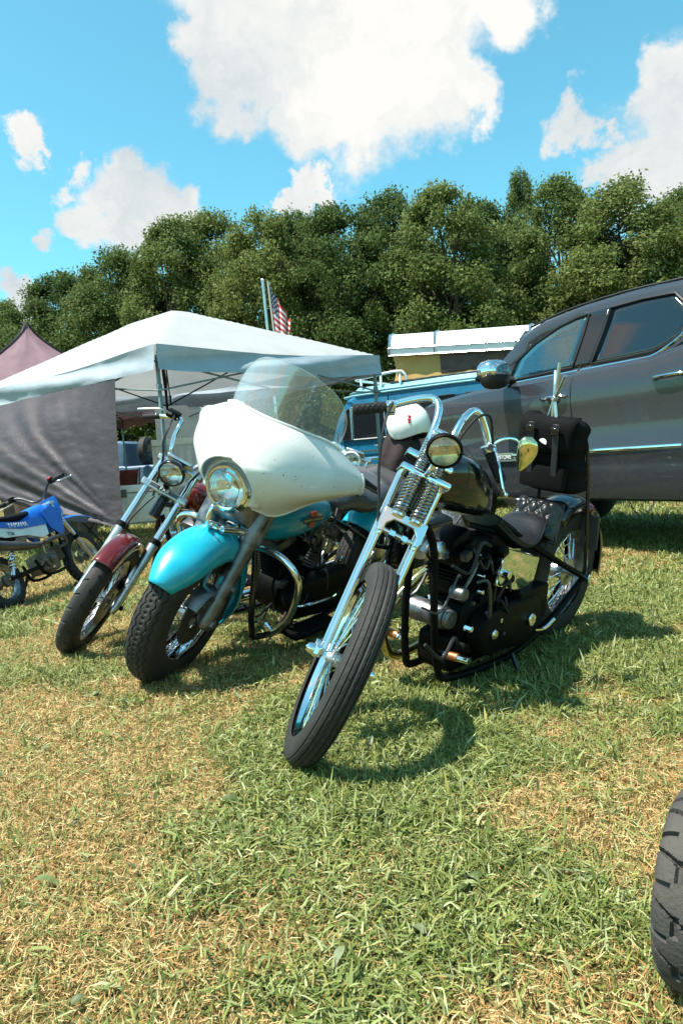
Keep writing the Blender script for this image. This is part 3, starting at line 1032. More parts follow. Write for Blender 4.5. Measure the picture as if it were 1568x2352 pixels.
# pop top: lid, canvas, window
lid = MB(); secs = []
xL0, xL1 = 1.07, -1.95
lz = lambda x: 2.50 - .26 * (xL0 - x) / (xL0 - xL1)
for x in (xL0, xL0 - .03, xL1 + .03, xL1):
    e = 0 if x in (xL0 - .03, xL1 + .03) else .02
    z = lz(x)
    secs.append([(x, y, q) for y, q in ((.70 - e, z + e), (.72 - e, z + .10), (.69 - e, z + .14), (.64 - e, z + .32), (.55 - e, z + .35 - e), (-.55 + e, z + .35 - e), (-.64 + e, z + .32), (-.69 + e, z + .14), (-.72 + e, z + .10), (-.70 + e, z + e))])
lid.loft(secs); lo = lid.build('pop_top_lid', CAMW, van, ang=30)
for x in (xL0 - .01, .28, -1.2):
    m = MB(); z = lz(x); m.tube([(x, .705, z), (x, .728, z + .10), (x, .70, z + .14), (x, .652, z + .33), (x, .55, z + .36), (x, -.55, z + .36)], .017, 6); m.build('rib', CRM, lo)
m = MB(); m.tube([(xL0, .725, lz(xL0) + .115), (xL1, .725, lz(xL1) + .115)], .012, 6); m.tube([(xL0, .712, lz(xL0) + .0), (xL1, .712, lz(xL1) + .0)], .014, 6); m.build('trim_line', CRM, lo)
m = MB()
N = 40
ring = lambda hw, zf, xa, xb, inn: [(xa, hw, zf(xa)), ] 
rows = []
for j in range(9):
    t = j / 8
    row = []
    pinch = .05 * math.sin(math.pi * t)
    pts = [(xL0 - .02 - pinch - .04 * (1 - t) * 0, .64 - pinch * .6), (xL1 + .05, .64 - pinch * .6), (xL1 + .05, -.64 + pinch), (xL0 - .02 - pinch, -.64 + pinch)]
    for a in range(4):
        p, q = pts[a], pts[(a + 1) % 4]
        for k in range(16):
            f = k / 16
            x, y = p[0] + (q[0] - p[0]) * f, p[1] + (q[1] - p[1]) * f
            row.append((x + .012 * math.sin(y * 30 + t * 4), y + .012 * math.sin(x * 21 + t * 5), 2.06 + (lz(x) + .03 - 2.06) * t))
    rows.append(row)
m.loft(rows, True, False); cv = m.build('canvas_wall', CANVT, van, ang=180)
m = MB(); m.grid([[(.22 - 1.55 * i / 12, .652 - .05 * math.sin(math.pi * (.22 + .66 * j / 6)) * .6 + .004, 2.06 + (lz(.22 - 1.55 * i / 12) - 2.06) * (.2 + .75 * j / 6)) for i in range(13)] for j in range(7)])
m.build('mesh_window', MESHW, cv, solid=.004, ang=180)
m = MB(); m.box((-.45, 0, 2.085), (3.1, 1.36, .03), None, .008); m.build('canvas_base', STEEL, van)

# ------------------------------------------------------------------ things seen under the canopy
BP = mat('faded_blue_paint', (.10, .17, .27), .35, coat=.3, var=.12)
pk = thing('pickup', 'faded blue pickup parked under the trees behind the tarp', 'pickup', Matrix.Translation((-5.75, 18.2, 0)) @ Matrix.Rotation(R_(172), 4, 'Z'))
m = MB()
m.loft([[(x, y, z) for y, z in rrect(hw, .45, z1, .07, 3, .03)] for x, hw, z1 in ((2.5, .80, 1.02), (2.4, .9, 1.08), (1.0, .92, 1.14), (.9, .92, 1.14), (-.75, .93, 1.14), (-.8, .93, 1.12), (-2.6, .92, 1.12), (-2.65, .9, 1.08))]); m.build('body', BP, pk)
m = MB()
m.loft([[(x, y, z) for y, z in rrect(hw, 1.08, z1, .06, 3, .10)] for x, hw, z1 in ((1.0, .86, 1.16), (.35, .85, 1.70), (.2, .85, 1.74), (-.65, .85, 1.74), (-.75, .85, 1.68), (-.80, .86, 1.16))]); m.build('cab', BP, pk)
for sg in (1, -1):
    m = MB(); m.prism([(.72, .83 * sg, 1.18), (.30, .77 * sg, 1.60), (-.42, .77 * sg, 1.62), (-.42, .83 * sg, 1.18)], (0, .012 * sg, .004)); m.build('window', GLD, pk)
    m = MB(); m.box((-.3, .94 * sg, .98), (.16, .03, .035), None, .01); m.build('door_handle', CRM, pk)
    m = MB(); m.box((.72, 1.03 * sg, 1.22), (.10, .2, .16), None, .03, 2); m.build('mirror', CRM, pk)
    for x in (1.65, -1.75):
        m = MB(); m.lathe([(0, .1), (.2, .1), (.24, .12), (.34, .11), (.36, .06), (.36, -.1), (.2, -.1)], (x, .80 * sg, .36), (0, sg, 0), 26); m.build('wheel', RUB, pk)
m = MB(); m.lathe([(.2, -.10), (.3, -.11), (.37, -.06), (.37, .06), (.3, .11), (.2, .10)], (-1.15, .35, 1.45), (1, 0, 0), 26); o = m.build('spare_wheel', RUB, pk)
m = MB(); m.lathe([(.2, -.08), (.06, -.05), (.06, .05), (.2, .08)], (-1.15, .35, 1.45), (1, 0, 0), 20); m.build('rim', PEWTER, o)

tr = thing('box_trailer', 'white box trailer standing beyond the canopy', 'trailer', Matrix.Translation((-2.42, 13.4, 0)) @ Matrix.Rotation(R_(8), 4, 'Z'))
m = MB(); m.box((0, 0, 1.25), (1.5, 2.6, 1.5), None, .03, 2); m.build('body', CAMW, tr)
for x in (-.35, .1, .5):
    m = MB(); m.box((x, -1.305, 1.25), (.015, .012, 1.36)); m.build('panel_seam', CRM, tr)
for sg in (1, -1):
    m = MB(); m.lathe([(0, .08), (.15, .09), (.25, .08), (.28, 0), (.25, -.08), (.1, -.08)], (.72 * sg, .1, .28), (1, 0, 0), 22); m.build('wheel', RUB, tr)
m = MB(); m.box((0, 0, .42), (1.3, 2.5, .14)); m.box((0, -1.5, .42), (.1, .6, .08)); m.tube([(0, -1.75, .42), (0, -1.75, 0)], .03, 8); m.build('chassis', STEEL, tr)

ch = thing('slatted_bench', 'white slatted garden bench in front of the white trailer', 'bench', Matrix.Translation((-2.02, 10.4, 0)) @ Matrix.Rotation(R_(14), 4, 'Z') @ Matrix.Diagonal((1.18, 1.18, 1.18, 1)))
for i in range(11):
    m = MB(); m.box((-.46 + .092 * i, .04, .86), (.045, .02, .50), Matrix.Rotation(R_(8), 3, 'X'), .004); m.build('slat', WPLAS, ch)
m = MB(); m.box((0, .0, 1.12), (1.06, .035, .08), None, .008); m.build('top_rail', WPLAS, ch)
m = MB(); m.box((0, .06, .60), (1.06, .035, .06), None, .008); m.build('bottom_rail', WPLAS, ch)
for i in range(5):
    m = MB(); m.box((0, -.42 + .1 * i, .44), (1.06, .08, .022), None, .004); m.build('seat_slat', WPLAS, ch)
for x in (-.5, .5):
    for y in (-.42, .06):
        m = MB(); m.box((x, y, .31 if y < 0 else .55), (.05, .05, .62 if y < 0 else 1.10), None, .006); m.build('leg', WPLAS, ch)
    m = MB(); m.box((x, -.19, .64), (.06, .54, .03), None, .008); m.build('armrest', WPLAS, ch)

cb = thing('cooler', 'white cool box with metal hinges under the canopy behind the chrome fork', 'cooler', Matrix.Translation((-2.30, 8.35, 0)) @ Matrix.Rotation(R_(18), 4, 'Z'))
m = MB(); m.box((0, 0, .52), (.66, .42, .34), None, .025, 2); m.build('body', mat('cool_box_cream', (.62, .64, .60), .5, var=.12), cb)
m = MB(); m.box((0, 0, .735), (.68, .44, .08), None, .02, 2); m.build('lid', WPLAS, cb)
for x in (-.2, .2):
    m = MB(); m.box((x, -.225, .69), (.06, .012, .09), None, .003); m.build('hinge', STEEL, cb)
for x in (-.28, .28):
    for y in (-.16, .16):
        m = MB(); m.tube([(x, y, .36), (x * 1.1, y * 1.1, 0)], .02, 8); m.build('leg', POLE, cb)
m = MB(); m.box((0, 0, .345), (.62, .40, .02)); m.build('stand_top', POLE, cb)

rc = thing('camp_chair', 'dark red folding camp chair beside the white cool box', 'chair', Matrix.Translation((-2.86, 8.75, 0)) @ Matrix.Rotation(R_(-25), 4, 'Z'))
RF = mat('dark_red_fabric', (.13, .028, .022), .85, var=.25, bump=.3, bscale=90)
m = MB(); m.grid([[(-.25 + .5 * i / 10, -.22 + .44 * j / 8, .44 - .05 * math.sin(math.pi * i / 10)) for i in range(11)] for j in range(9)]); m.build('seat', RF, rc, solid=.01, ang=180)
m = MB(); m.grid([[(-.26 + .52 * i / 10, .22 + .12 * j / 8 + .05 * math.sin(math.pi * i / 10), .46 + .5 * j / 8) for i in range(11)] for j in range(9)]); m.build('backrest', RF, rc, solid=.01, ang=180)
for sg in (1, -1):
    m = MB(); m.box((.30 * sg, -.02, .68), (.07, .50, .02), None, .006); m.build('armrest', RF, rc)
    m = MB(); m.tube([(.29 * sg, -.26, 0), (.29 * sg, .26, .5), (.27 * sg, .36, .98)], .011, 6); m.build('leg', STEEL, rc)
    m = MB(); m.tube([(.29 * sg, .26, 0), (.30 * sg, -.24, .5), (.30 * sg, -.24, .68)], .011, 6); m.build('leg', STEEL, rc)

# ------------------------------------------------------------------ grey pickup
GREY = mat('grey_metallic_paint', (.034, .036, .045), .28, .15, coat=.6, rvar=.03, vscale_=30)
GLT = clear_glass('tinted_side_glass', (.42, .74, .78), .01, .10, dust=.03, dust_haze=0)
GLR = mat('privacy_glass', (.004, .006, .010), .03, 0, coat=1.0)
TRIM = mat('black_trim', (.012, .012, .013), .5)
CHR2 = mat('pickup_chrome', (.72, .74, .76), .10, 1.0)
yawt = 2.04836941
truck = thing('pickup', 'dark grey crew cab pickup with chrome mirror and chrome side strips', 'pickup', Matrix.Translation((2.0198, 7.8124, .075)) @ Matrix.Rotation(yawt, 4, 'Z'))


def half(pts):
    return [(y, z) for y, z in pts] + [(-y, z) for y, z in reversed(pts)]


# lower body: lofted sections nose -> tail.  x: (bottom z, deck z, half width)
SX = [(.98, .42, 1.02, .80), (.92, .36, 1.20, .90), (.75, .34, 1.29, .965), (.3, .34, 1.36, 1.0), (-.2, .34, 1.39, 1.005), (-.45, .34, 1.40, 1.0), (-.8, .34, 1.40, .995),
      (-1.7, .34, 1.405, .99), (-2.4, .34, 1.41, .995), (-2.75, .34, 1.46, 1.0), (-2.95, .36, 1.47, 1.005), (-4.6, .40, 1.47, 1.0), (-4.9, .44, 1.46, .98), (-4.95, .5, 1.44, .95)]
secs = []
for x, z0, z1, hw in SX:
    h = z1 - z0
    prof = [(hw - .16, z0), (hw - .05, z0 + .03), (hw - .02, z0 + .12), (hw - .012, .62), (hw - .014, .655), (hw, .70), (hw + .004, .76), (hw - .018, .82), (hw - .022, .95), (hw - .006, 1.10),
            (hw + .002, z1 - .22), (hw - .008, z1 - .12), (hw - .035, z1 - .04), (hw - .075, z1 - .004), (hw - .16, z1), (hw - .5, z1 + (.03 if x > -.4 else 0))]
    # keep z increasing
    zz = z0
    out = []
    for y, z in prof:
        zz = max(z, zz + .004); out.append((y, zz))
    secs.append([(x, y, z) for y, z in half(out)])
m = MB(); m.loft(secs)
body = m.build('body', GREY, truck, ang=28, weld=True)
for xa in (0.0, -3.70):
    cut = MB(); cut.cyl((xa, -1.3, .36), (xa, 1.3, .36), .50, 40)
    co = cut.build('arch_cutter', TRIM, truck)
    md = body.modifiers.new('arch', 'BOOLEAN'); md.object = co; md.operation = 'DIFFERENCE'; md.solver = 'EXACT'
bpy.context.view_layer.update()
dg = bpy.context.evaluated_depsgraph_get()
nm_ = bpy.data.meshes.new_from_object(body.evaluated_get(dg))
body.modifiers.clear(); body.data = nm_; nm_.materials.clear(); nm_.materials.append(GREY)
for o in [o for o in bpy.data.objects if o.name.startswith('arch_cutter')]:
    bpy.data.objects.remove(o)
# cab (greenhouse)
cs = []
for x, hwb, hwt, zt in ((-.38, .84, .80, 1.43), (-.62, .89, .80, 1.64), (-.93, .90, .76, 1.86), (-1.2, .905, .74, 1.935), (-1.6, .905, .73, 1.965), (-2.1, .905, .73, 1.965), (-2.55, .90, .73, 1.945), (-2.78, .89, .74, 1.88), (-2.92, .87, .80, 1.45)):
    zb = 1.385
    prof = [(hwb, zb), (hwb - .008, zb + .02), (hwt + (hwb - hwt) * .35, zb + (zt - zb) * .62), (hwt + .03, zt - .06), (hwt, zt - .02), (hwt - .06, zt), (hwt - .35, zt + .02)]
    cs.append([(x, y, z) for y, z in half(prof)])
m = MB(); m.loft(cs); cab = m.build('cab', GREY, truck, ang=35, weld=True)


def cab_y(x, z):
    """outer y of the cab side at height z"""
    xs_ = [-2.92, -2.78, -2.55, -2.1, -1.6, -1.2, -.93, -.62, -.38]
    hb = np.interp(x, xs_, [.87, .89, .90, .905, .905, .905, .90, .89, .84]); ht = np.interp(x, xs_, [.80, .74, .73, .73, .73, .74, .76, .80, .80]); zt = np.interp(x, xs_, [1.45, 1.88, 1.945, 1.965, 1.965, 1.935, 1.86, 1.64, 1.43])
    za, zb2, zc = 1.405, 1.385 + (zt - 1.385) * .62, zt - .06
    return float(np.interp(z, [za, zb2, zc], [hb - .008, ht + (hb - ht) * .35, ht + .03]))


def sidepanel(poly, off, m_, name, k=6, th=.006, sg=1):
    """fan-filled panel that follows the curved cab side"""
    pts = []
    N = len(poly)
    for i in range(N):
        a, b = poly[i], poly[(i + 1) % N]
        for j in range(k):
            f = j / k; pts.append((a[0] + (b[0] - a[0]) * f, a[1] + (b[1] - a[1]) * f))
    cx, cz = sum(p[0] for p in pts) / len(pts), sum(p[1] for p in pts) / len(pts)
    rings = []
    for s in (1, .8, .6, .4, .2, .02):
        rings.append([(cx + (p[0] - cx) * s, sg * (cab_y(cx + (p[0] - cx) * s, cz + (p[1] - cz) * s) + off), cz + (p[1] - cz) * s) for p in pts])
    mm = MB(); mm.loft(rings, True, False)
    mm.f.append(tuple(len(mm.v) - len(pts) + i for i in range(len(pts))))
    return mm.build(name, m_, truck, ang=60, solid=th), pts


FW = [(-.83, 1.43), (-.90, 1.60), (-1.10, 1.72), (-1.40, 1.82), (-1.60, 1.855), (-1.72, 1.86), (-1.62, 1.44)]
RW = [(-1.94, 1.86), (-2.25, 1.86), (-2.52, 1.84), (-2.66, 1.70), (-2.62, 1.53), (-2.52, 1.48), (-2.40, 1.445), (-2.1, 1.44), (-1.82, 1.44)]
BP_ = [(-1.72, 1.865), (-1.93, 1.865), (-1.80, 1.435), (-1.63, 1.435)]
cut = MB(); cxm, czm = sum(p[0] for p in FW) / len(FW), sum(p[1] for p in FW) / len(FW)
cut.prism([(cxm + (x - cxm) * .95, -1.3, czm + (z - czm) * .93) for x, z in FW], (0, 2.6, 0))
co = cut.build('cutter', TRIM, truck, weld=True)
md = cab.modifiers.new('opening', 'BOOLEAN'); md.object = co; md.operation = 'DIFFERENCE'; md.solver = 'EXACT'
bpy.context.view_layer.update()
nm_ = bpy.data.meshes.new_from_object(cab.evaluated_get(bpy.context.evaluated_depsgraph_get()))
cab.modifiers.clear(); cab.data = nm_; nm_.materials.clear(); nm_.materials.append(GREY)
bpy.data.objects.remove(co)
for sg in (1, -1):
    gl, pts = sidepanel(FW, .004, GLT, 'window', sg=sg)
    f = MB(); f.tube([(x, sg * (cab_y(x, z) + .008), z) for x, z in pts], .011, 6, 1, closed=True); f.build('seal', TRIM, gl)
    gl, pts = sidepanel(RW, .004, GLR, 'window', sg=sg)
    f = MB(); f.tube([(x, sg * (cab_y(x, z) + .008), z) for x, z in pts], .011, 6, 1, closed=True); f.build('seal', TRIM, gl)
    sidepanel(BP_, .005, BLK, 'pillar_cover', sg=sg)
    m = MB(); m.tube([(x, sg * (cab_y(x, 1.45) + .016), 1.40 + .004) for x in (-.80, -1.2, -1.7, -2.2, -2.38)] + [(-2.52, sg * .905, 1.445), (-2.64, sg * .89, 1.51), (-2.72, sg * .865, 1.60)], .013, 6, 2, flat=1.0); m.build('belt_trim', CHR2, truck)
    # door cut lines, following the body side
    for line in ([(-.62, 1.39), (-.60, 1.25), (-.55, 1.0), (-.56, .7), (-.58, .46)], [(-1.80, 1.86), (-1.76, 1.62), (-1.70, 1.39), (-1.68, 1.2), (-1.67, .7), (-1.67, .44)], [(-2.72, 1.36), (-2.78, 1.1), (-2.80, .9)]):
        pl = []
        for x, z in cr([(a, 0, b) for a, b in line], 4) and [(p.x, p.z) for p in cr([(a, 0, b) for a, b in line], 4)]:
            y = cab_y(x, z) + .002 if z > 1.41 else float(np.interp(z, [.36, .40, .46, .62, .655, .70, .76, .82, .95, 1.10, 1.18, 1.28, 1.36, 1.40], [.93, .945, .972, .978, .976, .99, .994, .972, .968, .984, .992, .982, .955, .915]))
            pl.append((x, sg * y, z))
        m = MB(); m.tube(pl, .0065, 5); m.build('door_seam', TRIM, truck)
    for x, z in ((-1.50, 1.205), (-2.62, 1.235)):
        m = MB(); m.ball((x, sg * .978, z - .012), (.12, .02, .055), 16, 8); hc = m.build('handle_cup', TRIM, truck)
        m = MB(); m.tube([(x + .13, sg * .985, z), (x + .11, sg * 1.022, z + .004), (x, sg * 1.032, z + .008), (x - .11, sg * 1.022, z + .008), (x - .13, sg * .985, z + .004)], .019, 8, 3, flat=.75); m.build('door_handle', CHR2, truck)
    # chrome side strips and badge pad
    for xa, xb in ((-1.72, -2.70),):
        m = MB(); m.box(((xa + xb) / 2, sg * .998, .752), (abs(xb - xa), .022, .032), None, .008, 2); m.build('chrome_strip', CHR2, truck)
    m = MB(); m.box((-1.18, sg * .998, .752), (.85, .022, .032), None, .008, 2); m.build('chrome_strip', CHR2, truck)
    m = MB(); m.prism([(-.62, sg * .988, .70), (-.66, sg * .988, .775), (-.98, sg * .988, .775), (-1.02, sg * .988, .70)], (0, sg * .018, 0)); bd = m.build('badge', CHR2, truck)
    m = MB(); m.prism([(-.66, sg * 1.006, .715), (-.685, sg * 1.006, .762), (-.965, sg * 1.006, .762), (-.99, sg * 1.006, .715)], (0, sg * .003, 0)); m.build('badge_face', STEEL, bd)
    text('lettering', 'CAPSTONE', .048, basis((-.825, sg * 1.0105, .738), (-sg, 0, 0), (0, 0, 1), (0, sg, 0)), WPLAS, bd, sx=1.05)
    # arch flares
    for xa in (0.0, -3.70):
        m = MB(); m.lathe([(.498, .93), (.50, 1.0), (.515, 1.012), (.56, 1.003)], (xa, 0, .36), (0, sg, 0), 40, -.1, math.pi + .1); m.build('arch_lip', GREY, truck, ang=50)
    # mirrors
    m = MB(); m.tube([(-.86, sg * .88, 1.44), (-.90, sg * 1.08, 1.43)], [.055, .04], 10, 1, flat=.6); mi = m.build('mirror', TRIM, truck)
    m = MB(); m.ball((-.98, sg * 1.17, 1.47), (.10, .135, .125), 20, 12, None, .75); m.build('mirror_shell', TRIM, mi)
    m = MB(); m.ball((-.965, sg * 1.17, 1.505), (.118, .145, .098), 22, 12, None, .72); m.build('mirror_cap', CHR2, mi)
    m = MB(); m.tube([(-.87, sg * 1.17, 1.435), (-.86, sg * 1.27, 1.445), (-.93, sg * 1.315, 1.46)], .016, 6, 3); m.build('turn_signal', TRIM, mi)
    # roof rail seam
    m = MB(); m.tube([(-1.0, sg * .735, 1.895), (-1.4, sg * .705, 1.957), (-2.0, sg * .700, 1.972), (-2.6, sg * .705, 1.94)], .010, 6, 3); m.build('roof_seam', TRIM, truck)
    # wheels
    for xa in (0.0, -3.70):
        c = (xa, sg * .86, .36)
        m = MB(); m.lathe([(.27, -.12), (.33, -.135), (.40, -.125), (.428, -.09), (.432, 0), (.428, .09), (.40, .125), (.33, .135), (.27, .12)], c, (0, 1, 0), 40); w_ = m.build('wheel', RUB, truck)
        m = MB(); m.lathe([(0, .07), (.06, .08), (.08, .05), (.12, .05), (.25, .09), (.275, .11), (.28, -.1), (.1, -.1)], c, (0, sg, 0), 36); m.build('rim', PEWTER, w_)
# windscreen, grille, lamps, bumper
m = MB(); m.prism([(-.40, -.74, 1.455), (-.40, .74, 1.455), (-.90, .70, 1.855), (-.90, -.70, 1.855)], (.022, 0, .03)); m.build('windscreen', GLR, truck)
m = MB(); m.tube([(-.30, .72, 1.425), (-.45, .3, 1.455), (-.45, -.3, 1.455)], .018, 6, 3); m.build('wiper', TRIM, truck)
m = MB(); m.box((.985, 0, .95), (.06, 1.3, .42), None, .05, 2); m.build('grille', TRIM, truck)
m = MB(); m.box((1.0, 0, .56), (.14, 1.75, .26), None, .06, 2); m.build('bumper', CHR2, truck)
for sg in (1, -1):
    m = MB(); m.box((.93, .80 * sg, 1.02), (.10, .26, .22), Matrix.Rotation(R_(-18 * sg), 3, 'Z'), .03, 2); m.build('headlight', GLD, truck)
# interior: steering wheel, seats, dash
m = MB(); m.tube([(-1.12 + .04 * math.cos(a), .45 + .19 * math.cos(a) * 1.0, 1.36 + .18 * math.sin(a)) for a in np.linspace(0, 2 * math.pi, 28, endpoint=False)], .014, 6, 1, closed=True)
m.tube([(-1.12, .27, 1.36), (-1.10, .45, 1.36), (-1.12, .63, 1.36)], .014, 6); m.build('steering_wheel', TRIM, truck)
m = MB(); m.box((-.78, 0, 1.40), (.35, 1.5, .10), None, .04, 2); m.build('dashboard', TRIM, truck)
# roof hatch shell under the chassis: axle, sills, hanging chain
m = MB(); m.box((-1.75, 0, .40), (3.0, .9, .14)); m.cyl((0, -.75, .36), (0, .75, .36), .05, 10); m.cyl((-3.7, -.75, .36), (-3.7, .75, .36), .06, 10); m.build('chassis', TRIM, truck)
links = []
Mi = truck.matrix_world.inverted()
c0_, c1_ = Mi @ atY(1447, 1158, 8.3), Mi @ atY(1502, 1154, 8.3)
for k in range(19):
    f = k / 18
    p = c0_.lerp(c1_, f) + Vector((0, 0, -.16 * math.sin(math.pi * f)))
    links.append(p)
chn = MB(); chn.tube([c0_ + Vector((0, 0, .12)), c0_], .006, 5); chn.tube([c1_ + Vector((0, 0, .12)), c1_], .006, 5)
for i in range(18):
    a, b = links[i], links[i + 1]
    d = (b - a).normalized(); u_, w_, _ = frame(d)
    s_ = u_ if i % 2 else w_
    mid = (a + b) / 2; l = (b - a).length * .72
    chn.tube([mid + d * l * math.cos(t) + s_ * .013 * math.sin(t) for t in np.linspace(0, 2 * math.pi, 10, endpoint=False)], .0045, 5, 1, closed=True)
chn.build('tow_chain', STEEL, truck)

# ------------------------------------------------------------------ motorcycle kit
def tyre_mesh(mb, c, R, w, rim, tread, nth=220, sq=1.0, flatt=1.0):
    """revolved tyre about +y through c; tread(theta, q) -> groove depth, q in [-1, 1] across the tread"""
    c = Vector(c)
    h = R - rim
    prof = []
    # side wall + crown, from one bead to the other
    npf = 72
    for i in range(npf + 1):
        q = -1 + 2 * i / npf
        a = q * R_(118)
        y = w / 2 * math.copysign(abs(math.sin(a)) ** sq, a)
        r = R - h * (1 - math.copysign(abs(math.cos(a)) ** flatt, math.cos(a))) / (1 - math.cos(R_(118))) if True else 0
        prof.append((r, y, a / R_(118)))
    base = len(mb.v)
    L = len(prof)
    for i in range(nth):
        th = 2 * math.pi * i / nth
        for r, y, q in prof:
            d = tread(th, q, y) if tread else 0
            rr = r - d
            mb.v.append(c + Vector((math.cos(th) * rr, y, math.sin(th) * rr)))
    for i in range(nth):
        i2 = (i + 1) % nth
        for j in range(L - 1):
            mb.f.append((base + i * L + j, base + i2 * L + j, base + i2 * L + j + 1, base + i * L + j + 1))


def rib_tread(th, q, y):
    d = 0
    for g_ in (-.030, -.015, 0, .015, .030):
        if abs(y - g_) < .0022 and abs(q) < .62: d = .004
    if abs(q) < .6 and (th * 60) % 6.283 < .6 and int(y * 140) % 2: d = max(d, .0015)
    return d


def zig_tread(th, q, y):
    z = (th * 44 / (2 * math.pi)) % 1
    off = (abs(z - .5) * 2 - .5) * .009
    for g_ in (-.046, -.024, 0, .024, .046):
        if abs(y - g_ - off) < .0021 and abs(q) < .66: return .006
    return 0


def sipe_tread(th, q, y):
    if abs(q) > .66 or abs(q) < .10: return 0
    z = (th * 26 / (2 * math.pi) + abs(q) * .55 + (.5 if y > 0 else 0)) % 1
    return .006 if z < .13 else 0


def knob_tread(th, q, y):
    if abs(q) > .78: return 0
    a = (th * 30 / (2 * math.pi)) % 1
    b = int(math.floor((q + .78) / .26))
    a = (a + (.5 if b % 2 else 0)) % 1
    bq = ((q + .78) / .26) % 1
    return 0 if (a < .52 and .14 < bq < .9) else .011


def wheel(parent, ax, R, w, rim, tread, X=None, rimm=CHROME, nsp=40, hub=(.045, .10), sq=.8, flatt=1.0, spm=CHROME, nth=220, hubm=ALU):
    """wheel > tyre, rim, spokes; the wheel mesh itself is the hub"""
    X = X or Matrix.Identity(4)
    ax = Vector(ax)
    m = MB(); hr, hw = hub
    m.lathe([(.012, -hw / 2 - .01), (hr * .6, -hw / 2), (hr * 1.25, -hw / 2 + .004), (hr * 1.25, -hw / 2 + .012), (hr * .75, -hw / 2 + .018), (hr * .75, hw / 2 - .018), (hr * 1.25, hw / 2 - .012), (hr * 1.25, hw / 2 - .004), (hr * .6, hw / 2), (.012, hw / 2 + .01)], ax, (0, 1, 0), 26)
    wh = m.xf(X).build('wheel', hubm, parent)
    m = MB(); tyre_mesh(m, ax, R, w, rim, tread, nth, sq, flatt); m.xf(X).build('tyre', RUB, wh, ang=35)
    rw = w * .33
    m = MB(); m.lathe([(rim + .012, -rw), (rim + .006, -rw - .004), (rim - .004, -rw + .002), (rim - .010, -rw + .012), (rim - .022, -rw * .35), (rim - .024, 0), (rim - .022, rw * .35), (rim - .010, rw - .012), (rim - .004, rw - .002), (rim + .006, rw + .004), (rim + .012, rw)], ax, (0, 1, 0), 64)
    m.xf(X).build('rim', rimm, wh, ang=50)
    m = MB()
    for i in range(nsp):
        a = 2 * math.pi * i / nsp; sd = 1 if i % 2 else -1
        sw = .34 * (1 if (i // 2) % 2 else -1)
        p = ax + Vector((math.cos(a + sw) * hr * 1.15, sd * (hw / 2 - .008), math.sin(a + sw) * hr * 1.15)); q = ax + Vector((math.cos(a) * (rim - .018), sd * .008, math.sin(a) * (rim - .018)))
        m.tube([p, q], .0022, 5, cap=False)
    o = m.xf(X).build('spokes', spm, wh); o['kind'] = 'stuff'
    return wh


class Bike:
    """pose measured from the photo: rear contact, heading, lean, steering angle about a raked axis"""
    def __init__(s, name, label, tx, ty, yaw, lean, steer, rake, W, Rf, off, group='motorcycles parked side by side on the grass'):
        rk = R_(rake)
        s.k = 1.0
        s.a = Vector((-math.sin(rk), 0, math.cos(rk))); s.n = Vector((math.cos(rk), 0, math.sin(rk)))
        s.ax = Vector((W, 0, Rf)); s.Rf = Rf; s.W = W
        s.P0 = s.ax + s.a * .6 - s.n * off
        s.X = Matrix.Translation(s.P0) @ Matrix.Rotation(steer, 4, s.a) @ Matrix.Translation(-s.P0)
        base = Matrix.Rotation(yaw, 4, 'Z')
        tl = Matrix.Rotation(-lean, 4, 'X')

        def low(Mx):
            zs = []
            for k in range(72):
                t = 2 * math.pi * k / 72
                for y in (-.04, -.02, 0, .02, .04):
                    rr = Rf - abs(y) * .25
                    zs.append((Mx @ s.X @ (s.ax + Vector((rr * math.cos(t), y, rr * math.sin(t))))).z)
            return min(zs)
        pit = 0.0
        for _ in range(12):
            Mx = base @ Matrix.Rotation(pit, 4, 'Y') @ tl
            pit += (low(Mx) + .012) / W
        s.M = Matrix.Translation((tx, ty, -.008)) @ base @ Matrix.Rotation(pit, 4, 'Y') @ tl
        s.root = thing(name, label, 'motorcycle', s.M, group)

    def f(s, al, n, y=0.0):
        """point in the (unsteered) fork frame: along the fork, forward of it, to the left"""
        return s.ax + s.a * (al * s.k) + s.n * n + Vector((0, y, 0))

    def st(s, mb, name, m, parent=None, **kw):
        return mb.xf(s.X).build(name, m, parent or s.root, **kw)

    def bd(s, mb, name, m, parent=None, **kw):
        return mb.build(name, m, parent or s.root, **kw)


def headlamp(b, c, d, r, depth, shell=CHROME, lens=None, ring=CHROME):
    """headlight > rim ring, reflector, lens; c, d in the fork frame, d = facing"""
    d = Vector(d).normalized(); c = Vector(c)
    m = MB(); m.lathe([(0, -depth), (r * .35, -depth * .96), (r * .7, -depth * .72), (r * .93, -depth * .3), (r * .98, 0), (r * .9, .004)], c, d, 32)
    h = b.st(m, 'headlight', shell)
    m = MB(); m.lathe([(r * .97, -.012), (r * 1.06, -.004), (r * 1.07, .006), (r * 1.0, .014), (r * .90, .012)], c, d, 36); b.st(m, 'lamp_rim', ring, h)
    m = MB(); m.lathe([(0, -r * .42), (r * .4, -r * .34), (r * .7, -r * .16), (r * .9, .004)], c, d, 32); m.ball(c - d * r * .12, r * .13, 10, 6); b.st(m, 'reflector', REFL, h)
    m = MB(); m.lathe([(r * .92, .008), (r * .75, .018), (r * .4, .026), (0, .029)], c, d, 36)
    u, w, a = frame(d)
    o = b.st(m, 'lens', lens or LENSC, h)
    m = MB()
    for k in range(-7, 8):
        x = k * r * .115; hh = math.sqrt(max(0, (r * .86) ** 2 - x * x)) * .82
        m.tube([c + u * x + w * q * hh + d * (.010 + .014 * (1 - (x * x + (q * hh) ** 2) / r / r)) for q in (-1, -.5, 0, .5, 1)], .0012, 4, cap=False)
    o = b.st(m, 'lens_flutes', LENSC, h); o['kind'] = 'stuff'
    return h


